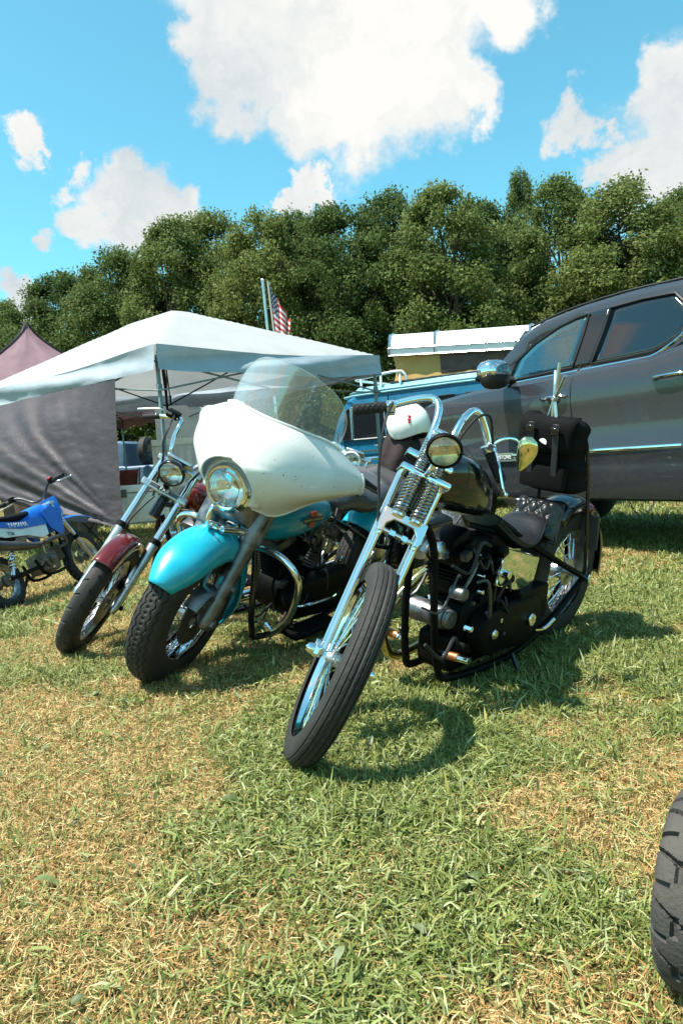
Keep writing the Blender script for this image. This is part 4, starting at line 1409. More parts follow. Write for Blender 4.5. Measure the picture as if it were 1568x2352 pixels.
LENSC = clear_glass('clear_lamp_lens', (.96, .97, .97), .03, .10, dust=.12, dust_haze=.02)
LENSY = clear_glass('yellowed_lamp_lens', (.90, .80, .55), .04, .10, dust=.2, dust_haze=.05)


def vtwin(b, c, m1=BLKS, m2=PEWTER, s=1.0, rocker=PEWTER, y0=0.0):
    """V-twin: crankcase, two finned cylinders with heads and rocker covers, pushrod tubes, primary cover"""
    c = Vector(c)
    m = MB(); m.lathe([(0, -.09), (.10, -.09), (.125, -.07), (.13, 0), (.125, .07), (.10, .09), (0, .09)], c, (0, 1, 0), 28); m.box(c + Vector((-.14, 0, .02)), (.20, .16, .17), None, .03, 2)
    eng = b.bd(m, 'engine', m1)
    for sg in (1, -1):
        d = Vector((math.sin(R_(22.5)) * sg, 0, math.cos(R_(22.5))))
        u = Vector((d.z, 0, -d.x))
        Mx = Matrix((u, Vector((0, 1, 0)), d)).transposed()
        m = MB(); m.cyl(c + d * .10, c + d * .27, .052, 18)
        cy = b.bd(m, 'cylinder', m1, eng)
        m = MB()
        for k in range(9):
            m.box(c + d * (.125 + .0165 * k), (.145, .150, .006), Mx, .002)
        o = b.bd(m, 'fins', m1, cy); o['kind'] = 'stuff'
        m = MB(); m.box(c + d * .30, (.13, .14, .055), Mx, .015, 2); m.box(c + d * .35, (.12, .115, .05), Mx, .022, 2); b.bd(m, 'rocker_cover', rocker, eng)
        m = MB()
        for q in (-.025, .012):
            m.tube([c + Vector((.05 * sg + q, -.09, .04)), c + d * .30 + Vector((q, -.085, 0))], .009, 8)
        b.bd(m, 'pushrod_tubes', CHROME, eng)
    return eng


def fender(b, c, Rc, a0, a1, hw, depth, m, name, steered=True, n=40, tip=1.0, parent=None, solid=.003, crown=.5, skirt=None):
    """mudguard swept round the axle: crowned section with side skirts; angles in degrees, 0 = forward"""
    c = Vector(c)
    rows = []
    for i in range(n + 1):
        t = i / n
        a = R_(a0 + (a1 - a0) * t)
        k = 1.0
        e = min(t, 1 - t)
        if tip < 1 and e < .16: k = tip + (1 - tip) * math.sin(e / .16 * math.pi / 2)
        dp = depth if skirt is None else skirt(t) * depth
        row = []
        for j in range(17):
            q = -1 + 2 * j / 16
            if abs(q) < .62:
                s = q / .62; y = hw * k * math.sin(s * math.pi / 2 * .92); r = Rc - hw * crown * (1 - math.cos(s * math.pi / 2 * .92))
            else:
                s = (abs(q) - .62) / .38; y = math.copysign(hw * k * (.992 + .02 * s), q); r = Rc - hw * crown * .88 - dp * s
            row.append(c + Vector((math.cos(a) * r, y, math.sin(a) * r)))
        rows.append(row)
    mb = MB(); mb.grid(rows)
    return (b.st if steered else b.bd)(mb, name, m, parent, ang=60, solid=solid)


def grip(b, p, q, r, name='grip', m=GRIP, parent=None, knurl=True):
    p, q = Vector(p), Vector(q)
    mb = MB(); mb.tube([p, p.lerp(q, .04), p.lerp(q, .5), p.lerp(q, .96), q], [r * .8, r, r * .96, r, r * .7], 14)
    if knurl:
        for ph in range(6):
            for sgn in (1, -1):
                u, w, a = frame(q - p); N = 26
                mb.tube([p.lerp(q, .05 + .9 * i / N) + (u * math.cos(ph * 1.047 + sgn * i * .24) + w * math.sin(ph * 1.047 + sgn * i * .24)) * r for i in range(N + 1)], .0016, 4, cap=False)
    return b.st(mb, name, m, parent)


def clutter(b, eng, seed):
    """the fasteners, hoses, brackets and linkages that crowd a motor: small separate fittings"""
    r = random.Random(seed)
    c = Vector((.80, 0, .33))
    for k in range(46):
        m = MB()
        p = c + Vector((r.uniform(-.12, .20), r.choice((1, 1, 1, -1)) * r.uniform(.07, .15), r.uniform(-.16, .30)))
        t = r.random()
        if t < .40:
            q = p + Vector((0, r.uniform(.012, .03) * (1 if p.y > 0 else -1), 0)); m.cyl(p, q, r.uniform(.006, .016), r.choice((6, 12)), .0015)
            b.bd(m, 'bolt', r.choice((STEEL, STEEL, BLKS, CHROME)), eng)
        elif t < .72:
            m.box(p, (r.uniform(.02, .065), r.uniform(.012, .03), r.uniform(.015, .045)), Euler((0, r.choice((0, .4, -.4)), 0)).to_matrix(), .006, 2)
            b.bd(m, 'bracket', r.choice((BLKS, BLKS, STEEL)), eng)
        else:
            q = p + Vector((r.uniform(-.25, .25), r.uniform(-.02, .03), r.uniform(-.25, .2)))
            m.tube([p, p.lerp(q, .3) + Vector((r.uniform(-.05, .05), .03, .04)), p.lerp(q, .7) + Vector((0, .03, -.04)), q], r.uniform(.004, .008), 8, 4)
            b.bd(m, 'hose', r.choice((WIRE, WIRE, STEEL)), eng)

# ------------------------------------------------------------------ chopper with springer fork
b = Bike('chopper_motorcycle', 'black chopper with long chrome springer fork and skinny ribbed front tyre', .9318, 3.3607, 3.9717, .2038, .7848, 32.39, 1.561, .3285, .06)
b.k = 1.065
CH = b
wheel(b.root, b.ax, .3285, .086, .258, rib_tread, b.X, CHROME, 40, (.03, .075), .72, .8, nth=300)
HW = .058
SPRG = mat('spring_steel', (.42, .42, .43), .2, 1.0)
# axle with acorn nuts
for sg in (1, -1):
    m = MB(); m.cyl(b.f(0, 0, .028 * sg), b.f(0, 0, .075 * sg), .013, 14); m.cyl(b.f(0, 0, .074 * sg), b.f(0, 0, .088 * sg), .021, 6, .002)
    m.lathe([(.017, 0), (.017, .012), (.012, .024), (0, .028)], b.f(0, 0, .088 * sg), (0, sg, 0), 12)
    b.st(m, 'axle_nut', CHROME)
    # rocker link joining the two legs
    m = MB(); m.box(b.f(.012, -.025, .068 * sg), (.085, .016, .034), Matrix.Rotation(-R_(10), 3, 'Y'), .006, 2); m.cyl(b.f(.02, -.055, .055 * sg), b.f(.02, -.055, .088 * sg), .016, 12, .002); b.st(m, 'rocker', CHROME)
    # rigid rear leg and sprung front leg
    m = MB(); m.tube([b.f(.02, -.055, HW * sg), b.f(.30, -.040, (HW + .006) * sg), b.f(.62, -.032, (HW + .012) * sg)], [.012, .013, .013], 14); b.st(m, 'rear_fork_leg', CHROME)
    m = MB(); m.tube([b.f(.01, .002, HW * sg), b.f(.30, .004, (HW + .006) * sg), b.f(.455, .008, (HW + .006) * sg)], [.011, .0125, .0125], 14); b.st(m, 'front_fork_leg', CHROME)
    # springs above and below the spring perch
    sp = .030 * sg
    m = MB(); m.helix(b.f(.462, .030, sp), b.f(.585, .030, sp), .0205, 11, .0044); b.st(m, 'spring', SPRG)
    m = MB(); m.helix(b.f(.615, .028, sp), b.f(.71, .024, sp), .015, 11, .0034); b.st(m, 'spring', SPRG)
    m = MB(); m.tube([b.f(.45, .030, sp), b.f(.73, .024, sp)], .007, 8); m.cyl(b.f(.45, .030, sp), b.f(.463, .030, sp), .023, 16, .003); m.cyl(b.f(.583, .030, sp), b.f(.592, .030, sp), .023, 16, .003); m.ball(b.f(.735, .024, sp), .012, 10, 6); b.st(m, 'spring_rod', CHROME)
# lower yoke: flat forged plate between the sprung legs
Mf = Matrix((b.n, Vector((0, 1, 0)), b.a)).transposed()
m = MB(); m.prism([b.f(al, .014, y) for y, al in ((-.074, .466), (-.077, .408), (-.070, .390), (-.056, .390), (-.052, .420), (-.034, .438), (.034, .438), (.052, .420), (.056, .390), (.070, .390), (.077, .408), (.074, .466))], b.n * .016); b.st(m, 'spring_yoke', CHROME, bevel=.003, ang=30)
for sg in (1, -1):
    m = MB(); m.box(b.f(.415, .008, .062 * sg), (.030, .022, .075), Mf, .006, 2); b.st(m, 'yoke_lug', CHROME)
m = MB(); m.cyl(b.f(.40, .012, -.052), b.f(.40, .012, .052), .009, 12); m.cyl(b.f(.40, .012, -.030), b.f(.40, .012, -.012), .016, 6); m.cyl(b.f(.40, .012, .012), b.f(.40, .012, .030), .016, 6); b.st(m, 'yoke_bolt', CHROME)
m = MB(); m.box(b.f(.60, 0, 0), (.085, .175, .022), Mf, .007, 2); b.st(m, 'spring_perch', CHROME)
m = MB(); m.box(b.f(.665, -.04, 0), (.06, .165, .024), Mf, .008, 2); b.st(m, 'top_clamp', CHROME)
m = MB(); m.cyl(b.f(.50, -.06, 0), b.f(.66, -.06, 0), .026, 20, .003); b.bd(m, 'steering_neck', BLK)
# headlight
hl = headlamp(b, b.f(.665, .125, .005), Vector((.985, .03, -.09)), .054, .085, CHROME, LENSY, BLKS)
m = MB(); m.tube([b.f(.60, .035, 0), b.f(.612, .075, 0), b.f(.63, .095, 0)], .010, 8, 2); b.st(m, 'headlight_bracket', CHROME, hl)
# handlebar: narrow risers swept up, out and back
P = lambda al, n, y: b.f(al, n, y)
rb = [P(.675, -.02, -.032), P(.745, .0, -.034), P(.82, -.012, -.042), P(.858, -.035, -.065), P(.853, -.05, -.10), P(.812, -.075, -.165), P(.772, -.09, -.21)]
lb = [P(.675, -.02, .032), P(.745, .0, .034), P(.825, -.012, .042), P(.885, -.04, .068), P(.885, -.06, .105), P(.845, -.082, .155), P(.80, -.095, .19)]
m = MB(); m.tube(rb, .0135, 14, 5); m.tube(lb, .0135, 14, 5)
hb = b.st(m, 'handlebar', CHROME)
m = MB(); m.tube([P(.755, .0, -.036), P(.755, .0, .036)], .011, 10); b.st(m, 'handlebar_brace', CHROME, hb)
grip(b, P(.785, -.086, -.197), P(.728, -.102, -.300), .0175, parent=hb)
grip(b, P(.807, -.094, .184), P(.740, -.112, .272), .0175, parent=hb)
for sg, s_ in ((-1, .188), (1, .176)):
    m = MB(); q = P(.785 if sg < 0 else .813, -.084, s_ * sg); d_ = (P(.728, -.102, -.300) - P(.785, -.086, -.197)) if sg < 0 else (P(.740, -.112, .272) - P(.807, -.094, .184))
    d_.normalize(); m.cyl(q - d_ * .014, q + d_ * .014, .026, 18, .003); m.box(q + b.n * .022, (.022, .03, .026), None, .004); b.st(m, 'control_clamp', CHROME, hb)
m = MB(); m.tube([P(.820, -.06, .18), P(.78, -.045, .21), P(.705, -.05, .265), P(.69, -.052, .282)], [.006, .005, .0045, .004], 8, 4); m.ball(P(.687, -.052, .285), .0085, 10, 6); b.st(m, 'clutch_lever', CHROME, hb)
m = MB(); m.tube([P(.79, -.05, -.19), P(.70, .01, -.19), P(.58, .0, -.15), P(.42, -.03, -.07), P(.30, -.06, -.05)], .0048, 8, 6); m.tube([P(.82, -.05, .175), P(.87, .02, .11), P(.80, .03, .06), P(.60, -.05, .045), P(.45, -.10, .04)], .0045, 8, 6); b.st(m, 'control_cables', WIRE, hb)
# swept-back mirror
m = MB(); m.tube([P(.827, -.075, .18), P(.855, -.06, .205), P(.87, -.055, .24), P(.862, -.06, .27)], .0048, 8, 5)
mr_ = b.st(m, 'mirror', CHROME)
mc = P(.850, -.055, .285)
rows = []
for i in range(13):                                   # teardrop shell: broad top, pointed tip
    t = i / 12; ww = .036 * (math.sin(math.pi * (t ** .62)) ** .75) + .0008; zz = .052 - .125 * t
    rows.append([mc + Vector((.020 * math.cos(a) * (ww / .037), 0, 0)) + Vector((0, ww * math.sin(a), zz)) + Vector((0, .022 * t, 0)) for a in np.linspace(0, 2 * math.pi, 20, endpoint=False)])
m = MB(); m.loft(rows); b.st(m, 'mirror_shell', mat('gold_tinted_chrome', (.80, .72, .40), .1, 1.0), mr_)

# frame: rigid wishbone
m = MB()
nk0, nk1 = b.f(.51, -.06), b.f(.65, -.06)
m.tube([nk1 + Vector((-.01, 0, -.02)), (.86, 0, .735), (.62, 0, .64), (.45, 0, .56)], .018, 12, 4)
for sg in (1, -1):
    m.tube([nk0 + Vector((0, .012 * sg, 0)), (1.115, .045 * sg, .63), (1.085, .062 * sg, .36), (1.045, .070 * sg, .17), (.97, .080 * sg, .105), (.60, .115 * sg, .10), (.30, .13 * sg, .18), (.0, .135 * sg, .325)], .0145, 10, 5)
    m.tube([(.62, .02 * sg, .63), (.42, .07 * sg, .52), (.18, .125 * sg, .40), (.0, .135 * sg, .325)], .0135, 10, 4)
b.bd(m, 'frame', BLKS)
m = MB(); m.cyl((0, -.16, .325), (0, .16, .325), .013, 12); m.cyl((0, .145, .325), (0, .165, .325), .024, 6, .002); b.bd(m, 'rear_axle', CHROME)
wheel(b.root, (0, 0, .325), .325, .128, .208, knob_tread and zig_tread, None, PEWTER, 40, (.05, .12), .75, .8)
# tall coffin-style tank in black
secs = []
for x, hw, z0, z1 in ((1.13, .035, .80, .885), (1.10, .075, .755, .915), (1.02, .105, .725, .935), (.92, .11, .70, .915), (.82, .085, .68, .86), (.74, .045, .68, .78), (.72, .015, .69, .74)):
    zc, hh = (z0 + z1) / 2, (z1 - z0) / 2
    secs.append([(x, hw * math.copysign(abs(math.cos(t)) ** .7, math.cos(t)), zc + hh * math.copysign(abs(math.sin(t)) ** .7, math.sin(t))) for t in np.linspace(0, 2 * math.pi, 28, endpoint=False)])
m = MB(); m.loft(secs); tk = b.bd(m, 'fuel_tank', BLK, subs=1)
m = MB(); m.cyl((.98, 0, .925), (.98, 0, .95), .026, 18, .004); b.bd(m, 'filler_cap', CHROME, tk)
eng = vtwin(b, (.81, 0, .29), BLKS, STEEL, 1.0, BLKS)
m = MB(); m.tube([(.93, -.07, .57), (1.01, -.07, .585), (1.05, -.06, .555)], .034, 14, 4); b.bd(m, 'intake_pipe', ALU, eng)
m = MB(); m.cyl((.99, -.03, .565), (1.0, .03, .58), .034, 18, .006); b.bd(m, 'carburettor', ALU, eng)
# primary drive, left side
rows = []
for y_, sc in ((.10, 1.0), (.135, 1.0), (.155, .93), (.160, .80)):
    row = []
    for t in np.linspace(0, 2 * math.pi, 44, endpoint=False):
        cx, r = ((.83, .088) if math.cos(t) > 0 else (.54, .105))
        row.append((cx + r * sc * math.cos(t), y_, .265 - (.83 - cx) * .05 + r * sc * math.sin(t)))
    rows.append(row)
m = MB(); m.loft(rows); pc = b.bd(m, 'primary_cover', BLKS, eng)
clutter(b, eng, 5)
for x, z, r in ((.54, .255, .028), (.83, .265, .020)):
    m = MB(); m.cyl((x, .158, z), (x, .172, z), r, 20, .004); b.bd(m, 'inspection_cap', CHROME, pc)
# magneto / generator cylinders ahead of the crankcase
m = MB(); m.cyl((.985, -.12, .33), (.985, .05, .33), .044, 20, .006); m.cyl((.985, .05, .33), (.985, .075, .33), .036, 20, .004); b.bd(m, 'generator', PEWTER, eng)
m = MB(); m.cyl((.97, .05, .43), (.97, .11, .43), .026, 16, .005); m.tube([(.97, .09, .43), (.92, .10, .50), (.87, .09, .56)], .007, 8, 4); b.bd(m, 'ignition_coil', PEWTER, eng)
m = MB(); m.box((.50, 0, .30), (.38, .15, .30), None, .04, 3); b.bd(m, 'gearbox_fill', BLKS, eng)  # this and the next two: black boxes added to darken the engine gaps
m = MB(); m.box((.66, 0, .185), (.62, .17, .15), None, .04, 3); b.bd(m, 'lower_case_fill', BLKS, eng)
m = MB(); m.box((.80, 0, .50), (.30, .12, .22), None, .04, 3); b.bd(m, 'engine_gap_fill', BLKS, eng)
# polished oil tank
m = MB(); m.box((.63, .118, .465), (.30, .030, .155), Matrix.Rotation(R_(-17), 3, 'Y'), .012, 2); b.bd(m, 'side_plate', CHROME)
m = MB(); m.cyl((.56, -.12, .43), (.56, .10, .43), .085, 24, .012); b.bd(m, 'oil_tank', BLK)
m = MB(); m.box((.50, .12, .30), (.24, .06, .15), None, .015, 2); b.bd(m, 'battery_box', BLKS)
# exhausts, right side, one heat-stained header showing ahead of the frame
m = MB(); m.tube([(.90, -.06, .50), (.93, -.12, .435), (1.01, -.155, .355), (1.075, -.16, .27), (1.06, -.165, .19), (1.00, -.165, .12), (.85, -.17, .105), (.2, -.18, .15)], .019, 14, 6); b.bd(m, 'exhaust_pipe', BRASS)
m = MB(); m.tube([(.72, -.07, .50), (.69, -.13, .44), (.63, -.17, .32), (.5, -.18, .22), (-.1, -.19, .23)], .021, 14, 6); b.bd(m, 'exhaust_pipe', CHROME)
# pegs, kickstand, shift lever
for sg in (1, -1):
    m = MB(); m.tube([(1.04, .07 * sg, .22), (1.05, .10 * sg, .225)], .011, 8); m.tube([(1.05, .10 * sg, .225), (1.05, .20 * sg, .235)], .013, 12); pg = b.bd(m, 'foot_peg', CHROME)
    m = MB(); m.tube([(1.05, .11 * sg, .227), (1.05, .155 * sg, .231)], .0155, 12); b.bd(m, 'peg_band', COPPER, pg)
m = MB(); m.tube([(.62, .14, .12), (.66, .22, .045), (.68, .275, .02 - .045)], .010, 10, 3); m.box((.685, .28, -.055), (.05, .03, .008), None, .003); b.bd(m, 'kickstand', BLK)
m = MB(); m.tube([(.50, .165, .20), (.42, .17, .19), (.36, .18, .22)], .008, 8, 4); b.bd(m, 'kick_lever', CHROME)
# seat: thin dished solo pad, then the quilted pad climbing the rear mudguard
rows = []
for i in range(19):
    t = i / 18; x = .745 - .42 * t
    z = .668 - .075 * math.sin(math.pi * min(1, t * 1.1)) - .085 * t + .035 * max(0, t - .7) / .3; hw = .045 + .075 * math.sin(math.pi * (.15 + .75 * t)) ** .9
    rows.append([(x, hw * math.copysign(abs(math.cos(a)) ** .8, math.cos(a)), z + (.020 if math.sin(a) > 0 else .030) * math.copysign(abs(math.sin(a)) ** .8, math.sin(a))) for a in np.linspace(0, 2 * math.pi, 24, endpoint=False)])
m = MB(); m.loft(rows); st_ = b.bd(m, 'seat', LEATH)
m = MB(); rt = [(r[0][0], r[0][1] + .002, r[0][2]) for r in rows]; m.tube(rt, .005, 6, 2); rt2 = [(x, -y, z) for x, y, z in rt]; m.tube(rt2, .005, 6, 2); b.bd(m, 'seat_piping', LEATH, st_)
QN, QM = 49, 49
rows = []
for j in range(QM):
    v = j / (QM - 1); row = []
    ctr = Vector((.345 - .09 * v, 0, .535 + .150 * v))
    nr = Vector((.86, 0, .51))
    for i in range(QN):
        u = -1 + 2 * i / (QN - 1)
        hw = .120 - .02 * v
        puff = (abs(math.sin((u * 3.2 + v * 3.4) * math.pi / 1.6)) * abs(math.sin((u * 3.2 - v * 3.4) * math.pi / 1.6))) ** .45
        e = (1 - abs(u) ** 6) * (1 - abs(2 * v - 1) ** 8)
        row.append(ctr + Vector((0, u * hw, 0)) + nr * ((.016 * puff + .03) * e - .02 * u * u))
    rows.append(row)
m = MB(); m.grid(rows); pp = b.bd(m, 'quilted_pad', LEATH, ang=180)
m = MB(); m.tube([rows[0][i] for i in range(0, QN, 4)] + [rows[j][QN - 1] for j in range(0, QM, 4)] + [rows[QM - 1][i] for i in range(QN - 1, -1, -4)] + [rows[j][0] for j in range(QM - 1, 0, -4)], .006, 6, closed=True); b.bd(m, 'pad_piping', WPLAS if False else LEATH, pp)
m = MB(); m.box((.265, 0, .595), (.05, .19, .17), Matrix.Rotation(R_(-31), 3, 'Y'), .015, 2); b.bd(m, 'pad_base', BLKS, pp)
fender(b, (0, 0, .325), .355, 55, 190, .082, .03, BLK, 'rear_mudguard', False)
# sissy bar and number plate with tail lamp
m = MB()
for sg in (1, -1):
    m.tube([(.0, .14 * sg, .33), (.03, .12 * sg, .62), (.08, .10 * sg, .90), (.09, .06 * sg, .98), (.09, 0, 1.0)], .0085, 8, 4)
b.bd(m, 'sissy_bar', BLK)
m = MB(); m.box((-.06, .105, .52), (.012, .085, .165), Matrix.Rotation(R_(8), 3, 'Y'), .003); pl_ = b.bd(m, 'number_plate', mat('worn_plate', (.06, .058, .055), .5, .3, var=.3))
m = MB(); m.tube([(-.048, .11, .44), (-.03, .125, .37), (0, .14, .33)], .007, 8, 3); b.bd(m, 'plate_bracket', CHROME, pl_)
m = MB(); m.ball((-.06, .085, .625), (.028, .03, .024), 14, 8); b.bd(m, 'tail_lamp', mat('dark_red_lens', (.10, .008, .008), .1, coat=1), pl_)

# -- things carried by the chopper
def place(b, m, name, mt, label, cat, steered=False, group=None, **kw):
    if steered: m.xf(b.X)
    c = sum((Vector(v) for v in m.v), Vector()) / len(m.v)
    c.z = min(v.z for v in m.v)
    m.v = [Vector(v) - c for v in m.v]
    o = m.build(name, mt, None, **kw)
    o.matrix_world = b.M @ Matrix.Translation(c)
    return tag(o, label, cat, group)


def child(b, host, m, name, mt, **kw):
    off = host.matrix_world.inverted() @ b.M
    o = m.xf(off).build(name, mt, host, **kw)
    return o


# backpack lashed over the quilted pad
bc = Vector((.185, .0, .83))
rows = []
for i in range(25):
    t = i / 24
    z = .715 + .32 * t
    hw = .118 + .010 * math.sin(t * 9) - .02 * max(0, t - .8) / .2 + .008 * math.sin(t * 23); dp = .085 + .02 * math.sin(math.pi * t) + .006 * math.sin(t * 17)
    if i in (0, 24): hw *= .82; dp *= .75
    rows.append([Vector((.135 + .12 * t * .5 + dp * math.copysign(abs(math.cos(a)) ** .55, math.cos(a)) + .010 * (float(fbm(a * 3, t * 6, 3)) - .5), hw * math.copysign(abs(math.sin(a)) ** .55, math.sin(a)) + .014 * (float(fbm(a * 3 + 9, t * 6, 5)) - .5), z)) for a in np.linspace(0, 2 * math.pi, 40, endpoint=False)])
m = MB(); m.loft(rows)
bag = place(b, m, 'backpack', CANV, 'black canvas backpack strapped behind the quilted seat pad of the chopper', 'backpack', ang=60)
FX = lambda t: .135 + .06 * t + .105
m = MB(); m.box((FX(.22) + .012, 0, .785), (.05, .20, .10), None, .018, 2); child(b, bag, m, 'front_pocket', CANV)
m = MB(); m.grid([[(FX(.75) + .018 - .012 * abs(2 * i / 10 - 1) ** 3 - (.06 if j == 0 else 0), -.12 + .024 * i, 1.042 - .03 * j + (.0 if j else .0)) for i in range(11)] for j in range(6)]); child(b, bag, m, 'flap', CANV, solid=.006, ang=180)
for y in (-.055, .055):
    m = MB(); m.box((FX(.5) + .03, y, .885), (.008, .026, .26), Matrix.Rotation(R_(9), 3, 'Y'), .002); child(b, bag, m, 'strap', mat('black_webbing', (.02, .02, .021), .6))
    m = MB(); m.box((FX(.8) + .036, y, .985), (.014, .036, .03), Matrix.Rotation(R_(9), 3, 'Y'), .003); child(b, bag, m, 'buckle', BLK)
m = MB(); m.ball((.19, -.115, .985), (.06, .045, .07), 14, 10, None, .8); child(b, bag, m, 'side_roll', CANV)
m = MB(); m.lathe([(0, .002), (.017, .002), (.019, 0)], (FX(.62) + .034, .0, .93), (1, 0, .1), 18, -.3, 2.6); child(b, bag, m, 'patch', WPLAS)
# folded tripod stool poking out of it
tri = [((.205, -.035, 1.225), (.25, .03, .98)), ((.26, .005, 1.26), (.245, 0, .98)), ((.30, .055, 1.21), (.24, -.035, .98))]
m = MB(); m.tube([(.253, -.003, 1.105), (.253, .004, 1.12)], .013, 10)
stool = place(b, m, 'folded_stool', ALU, 'folded three legged aluminium stool sticking out of the black backpack', 'stool')
for p, q in ((Vector(a_), Vector(b_)) for a_, b_ in tri):
    mid = Vector((.253, 0, 1.113))
    m = MB(); m.tube([p, mid.lerp(p, .12), mid.lerp(q, .12), q], .0075, 8); child(b, stool, m, 'leg', ALU)


# ------------------------------------------------------------------ touring bike with batwing fairing
b = Bike('touring_motorcycle', 'turquoise touring motorcycle with a white batwing fairing and clear windshield', .0619, 4.4197, 4.1134, .3599, .2701, 26.969, 1.56, .338, .078)
BG = b
WF = mat('off_white_fairing', (.74, .735, .70), .35, coat=.25, col2=(.66, .65, .61), vscale_=5, rvar=.08)
_n, _l = WF.node_tree.nodes, WF.node_tree.links                    # stone chips and bug specks
_b = _n['Principled BSDF']; _src = _b.inputs['Base Color'].links[0].from_socket
_tc = _n.new('ShaderNodeTexCoord'); _v = nd(_n, 'ShaderNodeTexNoise', ins={'Scale': 75.0, 'Detail': 2.0}); _l.new(_tc.outputs['Object'], _v.inputs['Vector'])
_m = nd(_n, 'ShaderNodeMapRange', ins={'From Min': .715, 'From Max': .75}); _l.new(_v.outputs[0], _m.inputs[0])
_x = nd(_n, 'ShaderNodeMix', data_type='RGBA'); _x.inputs[7].default_value = (.09, .07, .055, 1)
_l.new(_m.outputs[0], _x.inputs[0]); _l.new(_src, _x.inputs[6]); _l.new(_x.outputs[2], _b.inputs['Base Color'])
wheel(b.root, b.ax, .338, .135, .212, zig_tread, b.X, CHROME, 40, (.05, .10), .72, .75, STEEL, nth=528)
for sg in (1, -1):
    m = MB(); m.tube([b.f(-.035, -.005, .105 * sg), b.f(.0, -.005, .105 * sg), b.f(.20, -.008, .108 * sg), b.f(.39, -.01, .112 * sg)], [.030, .041, .037, .039], 18, 2); lg = b.st(m, 'fork_slider', PEWTER)
    m = MB(); m.cyl(b.f(0, -.005, .13 * sg), b.f(0, -.005, .152 * sg), .022, 6, .003); b.st(m, 'axle_boss', PEWTER, lg)
    m = MB(); m.cyl(b.f(.17, -.01, .125 * sg), b.f(.17, -.01, .160 * sg), .012, 10, .002); b.st(m, 'caliper_pin', PEWTER, lg)
    m = MB(); m.tube([b.f(.375, -.01, .112 * sg), b.f(.39, -.01, .112 * sg), b.f(.56, -.01, .112 * sg), b.f(.62, -.01, .11 * sg)], [.046, .049, .050, .049], 20); b.st(m, 'fork_cover', PEWTER)
    m = MB(); m.cyl(b.f(.10, .02, .115 * sg), b.f(.10, .02, .14 * sg), .0, 6) if False else m.box(b.f(.20, .0, .095 * sg), (.10, .012, .035), None, .004); b.st(m, 'mudguard_bracket', TEAL)
# nacelle below and behind the lamp
rows = []
for i in range(9):
    t = i / 8
    al = .545 - .115 * t; n0 = .165 - .10 * t; hw = .115 - .0 * t
    rows.append([b.f(al, n0 * math.cos(a) if abs(a) < 1.6 else 0, hw * math.sin(a)) for a in np.linspace(-1.57, 1.57, 25)])
m = MB(); m.grid(rows); b.st(m, 'fork_nacelle', PEWTER, ang=60, solid=.004)
hl = headlamp(b, b.f(.537, .218), Vector((.985, 0, -.06)), .093, .12, CHROME, LENSC)
m = MB(); m.lathe([(.104, -.06), (.112, -.03), (.110, -.006), (.098, .004)], b.f(.537, .205), Vector((.985, 0, -.06)), 40); b.st(m, 'headlight_shroud', CHROME, hl)
m = MB(); m.lathe([(.108, -.004), (.120, -.010), (.140, -.035), (.152, -.075)], b.f(.537, .205), Vector((.985, 0, -.06)), 44, -.35, math.pi + .35); b.st(m, 'lamp_recess', WF, hl, ang=60, solid=.003)
# batwing shell
net = [[(1.36, 0, 1.21), (1.30, .14, 1.20), (1.16, .27, 1.165), (1.09, .405, 1.085)],
       [(1.465, 0, 1.155), (1.415, .145, 1.145), (1.25, .29, 1.115), (1.10, .425, 1.065)],
       [(1.555, 0, 1.055), (1.505, .15, 1.062), (1.32, .30, 1.05), (1.10, .435, 1.035)],
       [(1.565, .075, 1.012), (1.505, .165, .99), (1.335, .305, .985), (1.085, .432, 1.00)],
       [(1.525, .108, .93), (1.445, .182, .915), (1.28, .295, .938), (1.03, .412, .975)],
       [(1.435, .118, .855), (1.335, .182, .828), (1.185, .268, .900), (.99, .380, .958)]]
K1, K2 = 9, 10
cols = [[Vector(p) for p in r] for r in net]
rows_h = []
for i_, r in enumerate(cols):
    if i_ <= 2:                      # these rows run across the centre line: interpolate the mirrored row for a smooth join
        r7 = [Vector((p.x, -p.y, p.z)) for p in reversed(r[1:])] + r
        rows_h.append(cr(r7, K2)[3 * K2:])
    else:
        rows_h.append(cr(r, K2))
full = []
for j in range(len(rows_h[0])):
    full.append(cr([rows_h[i][j] for i in range(len(rows_h))], K1))
    for i_, p in enumerate(full[-1]):
        p.y = max(p.y, 0) if (j or i_ > 2 * K1) else 0.0
lc_z, lc_r = .925, .128
for i_ in range(2 * K1, len(full[0])):              # the lamp opening: a true arc round the headlight
    s_ = (i_ - 2 * K1) / (len(full[0]) - 1 - 2 * K1)
    ph_ = R_(128) * s_
    dv = Vector((0, lc_r * math.sin(ph_) - full[0][i_].y, lc_z + lc_r * math.cos(ph_) - full[0][i_].z))
    for j_ in range(0, 2 * K2):
        full[j_][i_] = full[j_][i_] + dv * (1 - j_ / (2 * K2)) ** 2
G_ = [[full[j][i] for j in range(len(full))] for i in range(len(full[0]))]       # rows top->bottom
m = MB(); m.grid(G_)
m.grid([[Vector((p.x, -p.y, p.z)) for p in reversed(r)] for r in G_])
fr = b.st(m, 'fairing', WF, ang=180, solid=.006, off=-1)
m = MB()
edge = [r[-1] for r in G_] + [p for p in reversed(G_[-1][:-1])]
m.tube(edge, .0055, 6)
b.st(m, 'edge_bead', WF, fr)
m = MB(); m.tube([Vector((p.x, -p.y, p.z)) for p in edge], .0055, 6); b.st(m, 'edge_bead', WF, fr)
